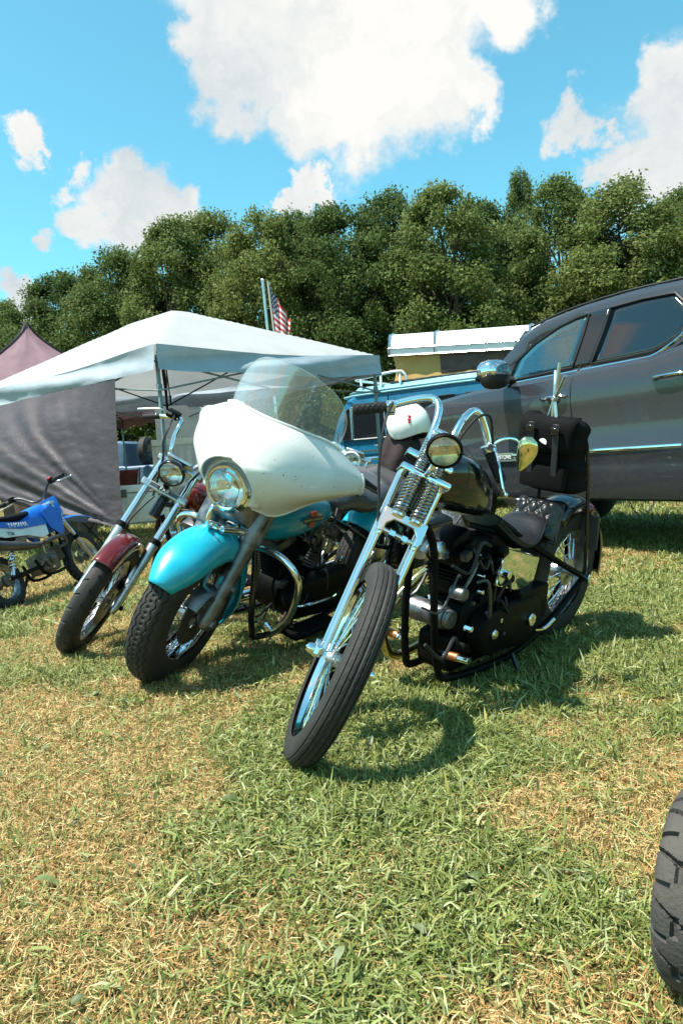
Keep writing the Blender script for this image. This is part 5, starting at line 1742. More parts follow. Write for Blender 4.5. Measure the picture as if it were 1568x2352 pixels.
# inner fairing (black) closing the back
m = MB(); m.grid([[Vector((p.x - .07, p.y * .9 * s_, p.z)) for p in (r if s_ > 0 else list(reversed(r)))] for r in G_[4:-6]] if False else [[(1.08, -.36, 1.05), (1.12, 0, 1.16), (1.08, .36, 1.05)], [(1.12, -.34, .97), (1.2, 0, .98), (1.12, .34, .97)], [(1.25, -.2, .87), (1.3, 0, .88), (1.25, .2, .87)]]); b.st(m, 'inner_fairing', BLKS, fr, solid=.01)
# windshield
CLR = clear_glass('hazed_acrylic', (.90, .94, .95),   .02, .13, dust=.34, dust_haze=.20)  # milky haze painted in to make the clear shield visible
top_edge = [Vector((p.x, -p.y, p.z)) for p in reversed(G_[0])][:-1] + list(G_[0])
rows = []
NS = 28
for j in range(25):
    t = j / 24; row = []
    for i in range(NS + 1):
        q = -1 + 2 * i / NS
        wdt = .262 * (1 + .10 * math.sin(math.pi * t * .9)) * math.sqrt(max(0, 1 - (t * .985) ** 2.6)) + .002
        y = q * wdt
        base_z = float(np.interp(abs(y), [p.y for p in G_[0]], [p.z for p in G_[0]])); base_x = float(np.interp(abs(y), [p.y for p in G_[0]], [p.x for p in G_[0]]))
        row.append(Vector((base_x - .014 - .05 * t + .0, y, base_z - .03 + (1.445 - base_z + .03) * t)))
    rows.append(row)
m = MB(); m.grid(rows); ws = b.st(m, 'windshield', CLR, ang=180)
m = MB(); m.tube([r[0] for r in rows] + [r[-1] for r in reversed(rows)], .0022, 5); b.st(m, 'shield_edge', CLR, ws)
m = MB(); m.tube([r + Vector((-.008, 0, .004)) for r in top_edge if abs(r.y) < .30], .006, 6); b.st(m, 'shield_strip', WPLAS, ws)
# handlebar behind the fairing with grips
m = MB(); hbp = [(1.13, 0, .97), (1.13, .08, .99), (1.08, .20, 1.06), (1.0, .31, 1.05), (.90, .385, 1.0)]
m.tube([(x, -y, z) for x, y, z in reversed(hbp)] + hbp[1:], .0127, 10, 4); hb = b.st(m, 'handlebar', CHROME)
for sg in (1, -1):
    grip(b, (.93, .365 * sg, 1.015), (.82, .42 * sg, .965), .018, parent=hb, knurl=False)
    m = MB(); m.tube([(1.0, .34 * sg, 1.04), (.98, .39 * sg, 1.01), (.86, .46 * sg, .965)], .006, 8, 3); b.st(m, 'lever', STEEL, hb)
m = MB(); m.cyl((1.03, .395, .985), (1.00, .40, .965), .014, 10, .003); b.st(m, 'fairing_plug', BLKS, fr)
# deep front mudguard with rear flap and chrome ornament
fend = fender(b, b.ax, .392, 37, 212, .098, .066, TEAL, 'front_mudguard', tip=.5, crown=.62, n=60, skirt=lambda t: (.35 + .65 * math.sin(math.pi * min(1, t * 1.6)) if t < .62 else .42 + .4 * (1 - min(1, (t - .62) / .2))))
an = R_(97)
oc = b.ax + Vector((math.cos(an) * .402, 0, math.sin(an) * .402)); on = Vector((math.cos(an), 0, math.sin(an)))
m = MB(); m.lathe([(0, .016), (.03, .014), (.044, .006), (.046, 0)], oc, on, 28); od = b.st(m, 'mudguard_ornament', CHROME, fend)
m = MB(); m.tube([oc + Vector((.03, .0, .0)), oc + Vector((.075, 0, .02)), oc + Vector((.085, 0, .085)), oc + Vector((.06, 0, .115)), oc + Vector((-.05, 0, .105))], [.014, .011, .009, .008, .006], 10, 4, flat=.6); b.st(m, 'ornament_arm', CHROME, fend)
m = MB(); m.tube([b.ax + Vector((math.cos(R_(t)) * .412, y, math.sin(R_(t)) * .412 * 1.0)) for t, y in ((92, .05), (104, .085), (118, .10), (132, .11))], .016, 12, 4); b.st(m, 'mudguard_rail', CHROME, fend)
# disc brake with long cast caliper
m = MB(); m.lathe([(.055, .058), (.130, .058), (.132, .060), (.130, .064), (.055, .064)], b.ax, (0, 1, 0), 44, closed=True); dk = b.st(m, 'brake_disc', STEEL)
rows = []
for i in range(17):
    a = R_(38 + 100 * i / 16); e = min(i, 16 - i) / 3; k = min(1, .55 + .45 * e)
    rows.append([b.ax + Vector((math.cos(a) * r, y, math.sin(a) * r)) for r, y in ((.075, .052), (.075, .085 + .015 * k), (.09, .10 + .012 * k), (.135, .10 + .012 * k), (.15 * (.95 + .05 * k), .09), (.152 * (.95 + .05 * k), .045), (.136, .04), (.136, .052))])
m = MB(); m.loft(rows); cal = b.st(m, 'brake_caliper', PEWTER, dk)
for i in range(5):
    a = R_(48 + 20 * i); p = b.ax + Vector((math.cos(a) * .112, .11, math.sin(a) * .112)); m = MB(); m.cyl(p, p + Vector((0, .008, 0)), .011, 12, .003); b.st(m, 'caliper_bolt', STEEL, cal)
m = MB(); m.tube([b.ax + Vector((.02, .09, .15)), b.ax + Vector((.07, .085, .20)), b.ax + Vector((.02, .08, .27))], .006, 8, 4); b.st(m, 'brake_hose', mat('blue_hose', (.02, .25, .4), .4), dk)
# frame, engine, tank, seat
m = MB()
nk = b.ax + b.a * .60 - b.n * .078
m.cyl(b.ax + b.a * .50 - b.n * .078, b.ax + b.a * .66 - b.n * .078, .032, 18)
m.tube([nk, (1.0, 0, .70), (.6, 0, .64), (.35, 0, .55)], .019, 10, 4)
for sg in (1, -1):
    m.tube([nk + Vector((0, .015 * sg, -.07)), (1.22, .09 * sg, .5), (1.21, .13 * sg, .22), (1.1, .13 * sg, .14), (.5, .13 * sg, .14), (.25, .14 * sg, .3), (0, .15 * sg, .33)], .016, 10, 5)
    m.tube([(.38, .03 * sg, .57), (.1, .15 * sg, .45), (-.35, .16 * sg, .55)], .014, 8, 4)
b.bd(m, 'frame', BLK)
eng = vtwin(b, (.86, 0, .30), BLKS, STEEL, 1.0, STEEL)
rows = []
for y_, sc in ((.10, 1.0), (.15, 1.0), (.17, .92), (.176, .78)):
    row = []
    for t in np.linspace(0, 2 * math.pi, 44, endpoint=False):
        cx, r = ((.90, .10) if math.cos(t) > 0 else (.55, .13))
        row.append((cx + r * sc * math.cos(t), y_, .29 + r * sc * math.sin(t)))
    rows.append(row)
m = MB(); m.loft(rows); pc = b.bd(m, 'primary_cover', BLKS, eng)
clutter(b, eng, 9)
m = MB(); m.cyl((.62, .16, .47), (.62, .178, .47), .022, 20, .004); b.bd(m, 'ignition_switch', CHROME, eng)
secs = []
for x, hw, z0, z1 in ((1.24, .05, .66, .79), (1.21, .11, .615, .825), (1.10, .158, .60, .85), (.95, .162, .61, .84), (.80, .14, .635, .81), (.68, .095, .655, .765), (.61, .03, .68, .73)):
    zc, hh = (z0 + z1) / 2, (z1 - z0) / 2
    secs.append([(x, hw * math.copysign(abs(math.cos(t)) ** .75, math.cos(t)), zc + hh * math.copysign(abs(math.sin(t)) ** .8, math.sin(t))) for t in np.linspace(0, 2 * math.pi, 28, endpoint=False)])
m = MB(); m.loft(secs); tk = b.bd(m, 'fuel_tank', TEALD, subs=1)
# tank badge: red shield behind a dark bar with the maker's name
for sg in (1, -1):
    Mb = basis((.955, sg * .1585, .745), (-sg, 0, -.10 * sg * 0 - .0), (0, 0, 1), (0, sg, 0)) if False else basis((.955, sg * .164, .735), (-sg, 0, sg * -.0), (0, -sg * .0, 1), (0, sg, 0))
    m = MB(); m.prism([(x, z, 0) for x, z in ((-.022, .036), (.0, .042), (.022, .036), (.030, .0), (.020, -.034), (0, -.046), (-.020, -.034), (-.030, 0))], (0, 0, .004)); m.xf(Mb); bdg = b.bd(m, 'badge', mat('badge_red', (.42, .035, .015), .4), tk)
    m = MB(); m.prism([(x, z, .0042) for x, z in ((-.075, -.014), (.075, -.014), (.075, .014), (-.075, .014))], (0, 0, .003)); m.xf(Mb); b.bd(m, 'badge_bar', mat('badge_black', (.012, .012, .012), .4), bdg)
    text('badge_lettering', 'HARLEY-DAVIDSON', .0165, Mb @ Matrix.Translation((0, 0, .0078)), mat('badge_gold', (.5, .36, .2), .4), bdg, ext=.0006)
rows = []
for i in range(25):
    t = i / 24; x = .66 - .80 * t
    z = .735 + .02 * math.sin(t * 5.5 + .4) + .085 * min(1, max(0, (t - .3) / .4)); hw = .07 + .125 * min(1, t * 2.2); th = .055 + .025 * math.sin(math.pi * t)
    if i in (0, 24): hw *= .6; th *= .6
    rows.append([(x + .01 * math.sin(a * 5 + i), hw * math.copysign(abs(math.cos(a)) ** .7, math.cos(a)), z + th * math.copysign(abs(math.sin(a)) ** .8, math.sin(a)) + .010 * math.sin(i * 1.1 + math.cos(a) * 3)) for a in np.linspace(0, 2 * math.pi, 30, endpoint=False)])
m = MB(); m.loft(rows); b.bd(m, 'seat', mat('grey_black_leather', (.06, .06, .066), .26, bump=.15, bscale=50, coat=.2), ang=180)
m = MB()
for sg in (1, -1):
    m.tube([(-.05, .15 * sg, .45), (-.10, .13 * sg, .75), (-.13, .10 * sg, 1.0), (-.135, 0, 1.06)], .010, 8, 4)
m.box((-.10, 0, .93), (.05, .24, .20), None, .02, 2); b.bd(m, 'backrest', LEATH)
wheel(b.root, (0, 0, .33), .33, .135, .21, zig_tread, None, CHROME, 40, (.06, .12), .72, .75, STEEL)
fender(b, (0, 0, .33), .375, 40, 200, .10, .07, TEAL, 'rear_mudguard', False)
for sg in (1, -1):
    m = MB(); m.box((-.12, .24 * sg, .50), (.50, .17, .30), None, .05, 3); b.bd(m, 'saddlebag', BLK)
# engine guard loops
for sg in (1, -1):
    m = MB(); m.tube([(1.25, .06 * sg, .605), (1.28, .18 * sg, .635), (1.30, .28 * sg, .64), (1.29, .355 * sg, .60), (1.265, .375 * sg, .53), (1.21, .335 * sg, .385), (1.165, .26 * sg, .26), (1.13, .20 * sg, .205), (1.10, .135 * sg, .20)], .0155, 12, 5); b.bd(m, 'engine_guard', CHROME)
    m = MB(); m.box((.92, .27 * sg, .205), (.36, .10, .022), None, .008, 2); b.bd(m, 'footboard', BLKS)
m = MB(); m.tube([(1.02, .20, .31), (.98, .25, .325), (.80, .26, .33), (.74, .255, .335)], .008, 8, 3); b.bd(m, 'shift_lever', CHROME)
m = MB(); m.tube([(1.08, -.08, .56), (1.16, -.13, .52), (1.17, -.16, .36), (1.05, -.18, .2), (.8, -.19, .17), (-.4, -.21, .20)], [.022, .022, .022, .024, .032, .038], 14, 6); b.bd(m, 'exhaust_pipe', CHROME)
m = MB(); m.cyl((1.26, -.02, .53), (1.34, -.02, .55), .045, 20, .01); b.bd(m, 'horn', CHROME)
m = MB(); m.box((1.33, .0, .66), (.03, .07, .035), None, .005, 2); m.box((1.33, 0, .695), (.02, .06, .015), None, .003); b.bd(m, 'brake_junction', CHROME)
m = MB(); m.tube([(.70, .16, .12), (.72, .26, .02), (.73, .31, -.085)], .011, 8, 2); b.bd(m, 'kickstand', BLK)
# white open-face helmet perched on the backrest
hc = Vector((-.08, -.01, 1.145))
Mh = Matrix.Rotation(R_(78), 3, 'Z') @ Matrix.Rotation(R_(6), 3, 'X') @ Matrix.Rotation(R_(12), 3, 'Y')
WH = mat('white_helmet_shell', (.80, .80, .76), .22, coat=.5, var=.03)
rows = []
NH = 40
for i in range(17):
    t = i / 16
    row = []
    for j in range(NH):
        a = 2 * math.pi * j / NH
        ca, sa = math.cos(a), math.sin(a)
        # rim height: brow cut high in front, long cheeks, lower nape
        front = max(0, ca) ** 3; cheek = max(0, math.sin(abs(math.atan2(sa, ca)) * 1.0)) ** 3 if True else 0
        phm = R_(96 - 14 * front + 36 * cheek * (1 if ca > -.6 else .8) + 12 * max(0, -ca) ** 2)
        ph = phm * t + 1e-3
        row.append(Vector((.135 * math.sin(ph) * ca, .118 * math.sin(min(ph, R_(125))) * sa, .128 * math.cos(ph))))
    rows.append(row)
m = MB(); m.loft([[hc + Mh @ p for p in r] for r in rows], True, True)
m.f = m.f[:-2]
hel = place(b, m, 'open_face_helmet', WH, 'white open face helmet with a red figure on the touring bike backrest', 'helmet', False, None, ang=180, solid=.008)
m = MB(); m.loft([[hc + Mh @ (p * .94) for p in r] for r in rows[6:]], True, False); child(b, hel, m, 'lining', CANV, ang=180)
m = MB(); m.tube([hc + Mh @ (p * 1.004) for p in rows[16]], .006, 6, closed=True); child(b, hel, m, 'edge_trim', BLKS)
m = MB()
for p0, sc in (((.3, -.75), 1), ):
    pass
RD = mat('red_decal', (.65, .03, .02), .4)
for (dx, dz, sx, sz) in ((0, 0, .010, .012), (.006, -.014, .012, .010), (.014, -.026, .008, .012), (-.008, .004, .008, .005)):
    a = R_(-62) + dx * 7; ph = R_(50) - dz * 9
    q = Vector((.136 * math.sin(ph) * math.cos(a), .119 * math.sin(ph) * math.sin(a), .129 * math.cos(ph)))
    m.ball(hc + Mh @ (q * 1.005), (sx, sx, sz * .7), 10, 6)
dcl = child(b, hel, m, 'red_figure', RD)
dcl['kind'] = 'stuff'
for a in (R_(-38), R_(75)):
    m = MB(); q = Vector((.136 * math.sin(1.75) * math.cos(a), .119 * math.sin(1.75) * math.sin(a), .129 * math.cos(1.75))); m.ball(hc + Mh @ q, .005, 8, 5); child(b, hel, m, 'rivet', STEEL)
# dark jacket draped below it
rows = []
jt = hc + Vector((.02, 0, -.06))
JK = mat('maroon_black_cloth', (.030, .018, .019), .85, var=.4, bump=.4, bscale=40)
for i in range(22):
    t = i / 21
    cz = jt + Vector((-.01 - .01 * t, .012 * math.sin(t * 4), -.0 - .37 * t))
    r = .085 + .045 * math.sin(math.pi * min(1, t * 1.1)) ** .8
    if i == 21: r *= .6
    rows.append([cz + Vector((r * .62 * math.cos(a) * (1 + .16 * math.sin(5 * a + t * 2)), r * 1.05 * math.sin(a) * (1 + .12 * math.sin(4 * a + 1 + t * 3)), .012 * math.sin(3 * a + t * 5))) for a in np.linspace(0, 2 * math.pi, 36, endpoint=False)])
m = MB(); m.loft(rows)
place(b, m, 'jacket', JK, 'dark maroon jacket draped over the backrest under the white helmet', 'jacket', False, ang=180)

# ------------------------------------------------------------------ plainer cruisers
def cruiser_body(b, tankm, seatm=LEATH, rear_f=BLK):
    m = MB()
    nk = b.ax + b.a * .60 - b.n * .07
    m.cyl(nk - b.a * .09, nk + b.a * .07, .030, 16)
    m.tube([nk, (.95, 0, .72), (.6, 0, .66), (.30, 0, .56)], .018, 10, 4)
    for sg in (1, -1):
        m.tube([nk + Vector((0, .012 * sg, -.06)), (1.12, .08 * sg, .45), (1.10, .12 * sg, .2), (.98, .12 * sg, .13), (.4, .12 * sg, .14), (.2, .13 * sg, .3), (0, .14 * sg, .32)], .015, 8, 5)
        m.tube([(.32, .02 * sg, .57), (.05, .12 * sg, .52), (-.25, .12 * sg, .56)], .014, 8, 4)
    b.bd(m, 'frame', BLK)
    eng = vtwin(b, (.78, 0, .30), BLKS, STEEL, 1.0, STEEL)
    secs = []
    for x, hw, z0, z1 in ((1.00, .03, .74, .82), (.97, .07, .70, .85), (.88, .115, .68, .87), (.78, .12, .67, .86), (.64, .10, .67, .82), (.52, .055, .69, .77), (.47, .02, .71, .75)):
        zc, hh = (z0 + z1) / 2, (z1 - z0) / 2
        secs.append([(x, hw * math.copysign(abs(math.cos(t)) ** .75, math.cos(t)), zc + hh * math.copysign(abs(math.sin(t)) ** .8, math.sin(t))) for t in np.linspace(0, 2 * math.pi, 26, endpoint=False)])
    m = MB(); m.loft(secs); b.bd(m, 'fuel_tank', tankm, subs=1)
    rows = []
    for i in range(15):
        t = i / 14; x = .56 - .72 * t; hw = .06 + .09 * min(1, t * 2); z = .735 - .05 * math.sin(math.pi * t) + .06 * t
        rows.append([(x, hw * math.copysign(abs(math.cos(a)) ** .75, math.cos(a)), z + .04 * math.copysign(abs(math.sin(a)) ** .8, math.sin(a))) for a in np.linspace(0, 2 * math.pi, 22, endpoint=False)])
    m = MB(); m.loft(rows); b.bd(m, 'seat', seatm)
    wheel(b.root, (0, 0, .325), .325, .125, .215, sipe_tread, None, ALU, 40, (.05, .11), .75, .8, nth=200)
    fender(b, (0, 0, .325), .365, 45, 190, .085, .05, rear_f, 'rear_mudguard', False)
    m = MB(); m.tube([(.95, -.08, .54), (1.03, -.13, .5), (1.03, -.16, .34), (.9, -.17, .2), (-.3, -.19, .21)], [.02, .02, .02, .024, .034], 12, 6); b.bd(m, 'exhaust_pipe', CHROME)
    m = MB(); m.tube([(.62, .13, .14), (.64, .23, .04), (.65, .285, -.06)], .010, 8, 2); b.bd(m, 'kickstand', BLK)


def cruiser_fork(b, clamp, cap, fendm, name_plate=None, lamp_shell=BLK, lamp_ring=CHROME, fender_on=True, hs=.10):
    wheel(b.root, b.ax, b.Rf, .10, b.Rf - .092, sipe_tread, b.X, ALU, 40, (.042, .10), .75, .8, STEEL, nth=420)
    Mf = Matrix((b.n, Vector((0, 1, 0)), b.a)).transposed()
    for sg in (1, -1):
        m = MB(); m.tube([b.f(-.045, .012, hs * sg), b.f(-.02, .012, hs * sg), b.f(.03, .0, hs * sg), b.f(.20, 0, hs * sg), b.f(cap - .01, 0, hs * sg)], [.018, .026, .027, .026, .029], 16, 2); lg = b.st(m, 'fork_slider', ALU)
        m = MB(); m.cyl(b.f(cap - .02, 0, hs * sg), b.f(cap + .018, 0, hs * sg), .032, 18, .008); b.st(m, 'dust_cap', BLKS, lg)
        m = MB(); m.cyl(b.f(0, 0, hs * sg), b.f(0, 0, (hs + .04) * sg), .013, 12, .003); b.st(m, 'axle_end', BLKS, lg)
        m = MB(); m.cyl(b.f(cap, 0, hs * sg), b.f(clamp + .16, 0, hs * sg), .0215, 18); b.st(m, 'fork_tube', CHROME)
    m = MB(); m.box(b.f(clamp, .01, 0), (.052, 2 * hs + .075, .040), Mf, .010, 2); lc = b.st(m, 'lower_clamp', ALU)
    m = MB(); m.box(b.f(clamp + .165, -.01, 0), (.075, 2 * hs + .075, .034), Mf, .012, 2); b.st(m, 'upper_clamp', ALU)
    if name_plate:
        Mp = basis(b.X @ b.f(clamp, .038, 0), b.X.to_3x3() @ Vector((0, 1, 0)), b.X.to_3x3() @ b.a, b.X.to_3x3() @ b.n)
        m = MB(); m.prism([(-.085, -.0145, 0), (.085, -.0145, 0), (.085, .0145, 0), (-.085, .0145, 0)], (0, 0, .003)); m.xf(Mp); m.build('name_plate', STEEL, b.root)
        m = MB(); m.tube([(-.083, -.0125, .0035), (.083, -.0125, .0035), (.083, .0125, .0035), (-.083, .0125, .0035)], .0012, 5, closed=True); m.xf(Mp); m.build('plate_border', WPLAS, lc)
        m = MB(); m.prism([(-.038, -.0115, .0035), (.038, -.0115, .0035), (.042, .0115, .0035), (-.034, .0115, .0035)], (0, 0, .002)); m.xf(Mp); m.build('plate_field', BLK, lc)
        text('lettering', name_plate, .027, Mp @ Matrix.Translation((.002, 0, .0065)), WPLAS, lc, ext=.0008, sx=1.15)
    hl = headlamp(b, b.f(clamp + .085, .115, 0), Vector((.97, 0, -.12)), .072, .10, lamp_shell, LENSC, lamp_ring)
    m = MB(); m.tube([b.f(clamp + .02, .03, 0), b.f(clamp + .025, .07, 0)], .016, 10); b.st(m, 'headlight_bracket', BLKS, hl)
    m = MB(); m.box(b.f(clamp + .172, .06, 0), (.13, .15, .018), Mf, .008, 2); b.st(m, 'visor_panel', ALU)
    if fender_on:
        fd = fender(b, b.ax, b.Rf + .033, 57, 168, .056, .028, fendm, 'front_mudguard', crown=.55, n=44)
        m = MB(); an = [R_(57 + 111 * i / 20) for i in range(21)]
        for sg in (1, -1):
            m = MB(); m.tube([b.ax + Vector((math.cos(a) * (b.Rf + .006), .0575 * sg, math.sin(a) * (b.Rf + .006))) for a in an], .0022, 5); b.st(m, 'pinstripe', mat('gold_pinstripe', (.5, .38, .15), .4), fd)
            m = MB(); m.tube([b.f(.27, -.0, .085 * sg), b.f(.28, .0, .068 * sg)], .012, 8); b.st(m, 'mudguard_stay', CHROME, fd)
    m = MB(); m.lathe([(.05, .052), (.135, .052), (.137, .055), (.135, .058), (.05, .058)], b.ax, (0, 1, 0), 40, closed=True); dk = b.st(m, 'brake_disc', STEEL)
    m = MB(); m.box(b.ax + Vector((-.10, .07, .075)), (.07, .05, .11), Matrix.Rotation(R_(40), 3, 'Y'), .014, 2); b.st(m, 'brake_caliper', BLKS, dk)


b = Bike('cruiser_motorcycle', 'cruiser with a dark red front mudguard and a round headlight above its name plate', -.4547, 5.0606, 4.0879, .2581, .6329, 36.817, 1.6, .3292, .07)
cruiser_body(b, REDP)
cruiser_fork(b, .6494, .3836, REDP, 'FXR', BLK, BLK)
# tall narrow bars: up from the clamp, kinked out and back at the top
rb = [(.835, -.03, .045), (.87, .03, .085), (.95, .035, .115), (1.02, .03, .125), (1.065, -.01, .145), (1.07, -.06, .20), (1.045, -.10, .30)]
m = MB(); m.tube([b.f(al, n, -y) for al, n, y in reversed(rb)] + [b.f(.825, -.035, 0)] + [b.f(*q) for q in rb], .0127, 12, 5); hb = b.st(m, 'handlebar', CHROME)
for sg in (1, -1):
    grip(b, b.f(1.05, -.09, .275 * sg), b.f(1.015, -.15, .37 * sg), .017, parent=hb, knurl=False)
    m = MB(); m.box(b.f(1.085, -.05, .205 * sg), (.06, .075, .045), None, .010, 2); b.st(m, 'master_cylinder', BLKS, hb)
    m = MB(); m.tube([b.f(1.07, -.02, .21 * sg), b.f(1.05, .02, .27 * sg), b.f(1.01, -.05, .39 * sg)], .0065, 8, 4); b.st(m, 'lever', ALU, hb)
    m = MB(); m.tube([b.f(1.07, -.02, .19 * sg), b.f(.98, .07, .16 * sg), b.f(.88, .075, .14 * sg), b.f(.80, .03, .10 * sg), b.f(.6, -.05, .05 * sg)], .006, 8, 6); b.st(m, 'control_cable', WIRE, hb)
m = MB(); m.tube([b.f(.60, .03, -.03), b.f(.52, .04, -.05), b.f(.40, .02, -.075), b.f(.2, -.02, -.08)], .005, 8, 5); b.st(m, 'brake_hose', WIRE)

# bike behind: only its white lamp and yellow tank show past the fairing
lampP = atY(806, 1038, 5.75)
b = Bike('cruiser_motorcycle', 'cruiser with a white headlight shell and yellow tank behind the white fairing', .95, 6.55, 4.10, .16, .45, 31, 1.55, .325, .07)
YEL = mat('yellow_tank_paint', (.62, .52, .03), .3, coat=.5)
cruiser_body(b, YEL)
cruiser_fork(b, .56, .33, BLK, None, WPLAS, WPLAS)
m = MB(); m.tube([b.f(.78, -.08, -.30), b.f(.80, -.03, -.2), b.f(.74, -.03, -.05), b.f(.74, -.03, .05), b.f(.80, -.03, .2), b.f(.78, -.08, .30)], .0127, 10, 4); hb = b.st(m, 'handlebar', CHROME)
for sg in (1, -1):
    grip(b, b.f(.782, -.075, .29 * sg), b.f(.76, -.11, .39 * sg), .017, parent=hb, knurl=False)
# slide the whole bike so that its lamp stands at the measured spot
bpy.context.view_layer.update()
cur = b.M @ (b.X @ b.f(.645, .115, 0))
b.root.matrix_world = Matrix.Translation(Vector((lampP.x - cur.x, lampP.y - cur.y, 0))) @ b.M

# ------------------------------------------------------------------ blue dirt bike
YB = mat('blue_plastic', (.010, .13, .55), .32, var=.15, rvar=.1)
DIRT = mat('dirty_metal', (.16, .13, .10), .6, .5, var=.4, vscale_=30)
yawd = math.atan2(.97, .23)
Md = Matrix.Translation((-2.39, 5.09, -.008)) @ Matrix.Rotation(yawd, 4, 'Z') @ Matrix.Rotation(-R_(21), 4, 'X')
db = thing('dirt_bike', 'small blue and white dirt bike leaning beside the mauve tarp', 'motorcycle', Md)


class DB_:
    root = db
    X = Matrix.Translation((.86, 0, .6)) @ Matrix.Rotation(R_(-4), 4, Vector((-.45, 0, .89))) @ Matrix.Translation((-.86, 0, -.6))
    M = Md

    def st(s, mb, name, m, parent=None, **kw): return mb.xf(s.X).build(name, m, parent or db, **kw)

    def bd(s, mb, name, m, parent=None, **kw): return mb.build(name, m, parent or db, **kw)


d = DB_()
wheel(db, (0, 0, .20), .205, .085, .140, knob_tread, None, ALU, 28, (.035, .09), .7, .8, PEWTER, nth=240, hubm=DIRT)
wheel(db, (1.04, 0, .235), .24, .075, .178, knob_tread, d.X, ALU, 28, (.03, .08), .7, .8, PEWTER, nth=240, hubm=DIRT)
for sg in (1, -1):
    m = MB(); m.tube([(1.05, .075 * sg, .225), (.95, .078 * sg, .43)], [.020, .021], 12); fk = d.st(m, 'fork_slider', ALU)
    m = MB(); m.tube([(.955, .078 * sg, .42), (.80, .078 * sg, .74)], .0155, 12); d.st(m, 'fork_tube', CHROME)
    m = MB(); m.tube([(.96, .078 * sg, .405), (.945, .078 * sg, .435)], .024, 12); d.st(m, 'dust_seal', BLKS, fk)
m = MB(); m.box((.86, 0, .62), (.05, .21, .03), None, .008, 2); m.box((.80, 0, .735), (.06, .22, .03), None, .008, 2); d.st(m, 'triple_clamps', ALU)
m = MB(); hbp = [(.79, .0, .79), (.79, .06, .80), (.77, .16, .875), (.74, .26, .88), (.69, .38, .87)]
m.tube([(x, -y, z) for x, y, z in reversed(hbp)] + hbp[1:], .011, 10, 4); hb = d.st(m, 'handlebar', STEEL)
for sg in (1, -1):
    grip(d, (.735, .265 * sg, .88), (.685, .39 * sg, .868), .0185, parent=hb, knurl=False)
    m = MB(); m.tube([(.76, .22 * sg, .875), (.80, .26 * sg, .865), (.76, .40 * sg, .85)], .006, 8, 3); m.ball((.757, .405 * sg, .85), .008, 8, 5); d.st(m, 'lever', ALU, hb)
    m = MB(); m.box((.755, .215 * sg, .885), (.04, .05, .045), None, .008, 2); d.st(m, 'switch_box', BLKS, hb)
m = MB(); m.ball((.74, -.215, .905), .012, 8, 5); d.st(m, 'kill_switch', mat('red_button', (.6, .03, .01), .4), hb)
m = MB(); m.tube([(.76, .2, .87), (.87, .17, .80), (.86, .12, .62), (.86, .09, .5)], .005, 6, 4); d.st(m, 'brake_cable', WIRE, hb)
# front mudguard: long flat beak; number panel
rows = []
for i in range(13):
    t = i / 12; x = .72 + .62 * t; z = .50 + .12 * math.sin(math.pi * (.15 + .65 * t)); hw = .075 - .035 * abs(t - .35)
    rows.append([(x, hw * q, z - .028 * q * q) for q in np.linspace(-1, 1, 11)])
m = MB(); m.grid(rows); d.st(m, 'front_mudguard', YB, solid=.004, ang=60)
m = MB(); m.loft([[(.90 + dx, y, z) for y, z in ((-.085, .63), (.085, .63), (.075, .80), (-.075, .80))] for dx in (0, .012)]); d.st(m, 'number_panel', YB)
# frame
m = MB()
m.tube([(.80, 0, .70), (.66, 0, .60), (.35, 0, .53), (.12, 0, .52)], .016, 8, 4)
for sg in (1, -1):
    m.tube([(.82, .02 * sg, .66), (.76, .05 * sg, .36), (.70, .07 * sg, .2), (.42, .07 * sg, .17), (.36, .06 * sg, .3)], .012, 8, 4)
    m.tube([(.40, .075 * sg, .24), (.2, .085 * sg, .22), (0, .085 * sg, .20)], .016, 8, 2)
    m.tube([(.40, .06 * sg, .52), (.10, .06 * sg, .50), (-.12, .05 * sg, .56)], .011, 8, 3)
d.bd(m, 'frame', BLKS)
m = MB(); m.tube([(.05, -.075, .22), (.16, -.085, .46)], .014, 10); m.helix((.07, -.075, .27), (.14, -.083, .42), .026, 7, .005); d.bd(m, 'rear_shock', CHROME)
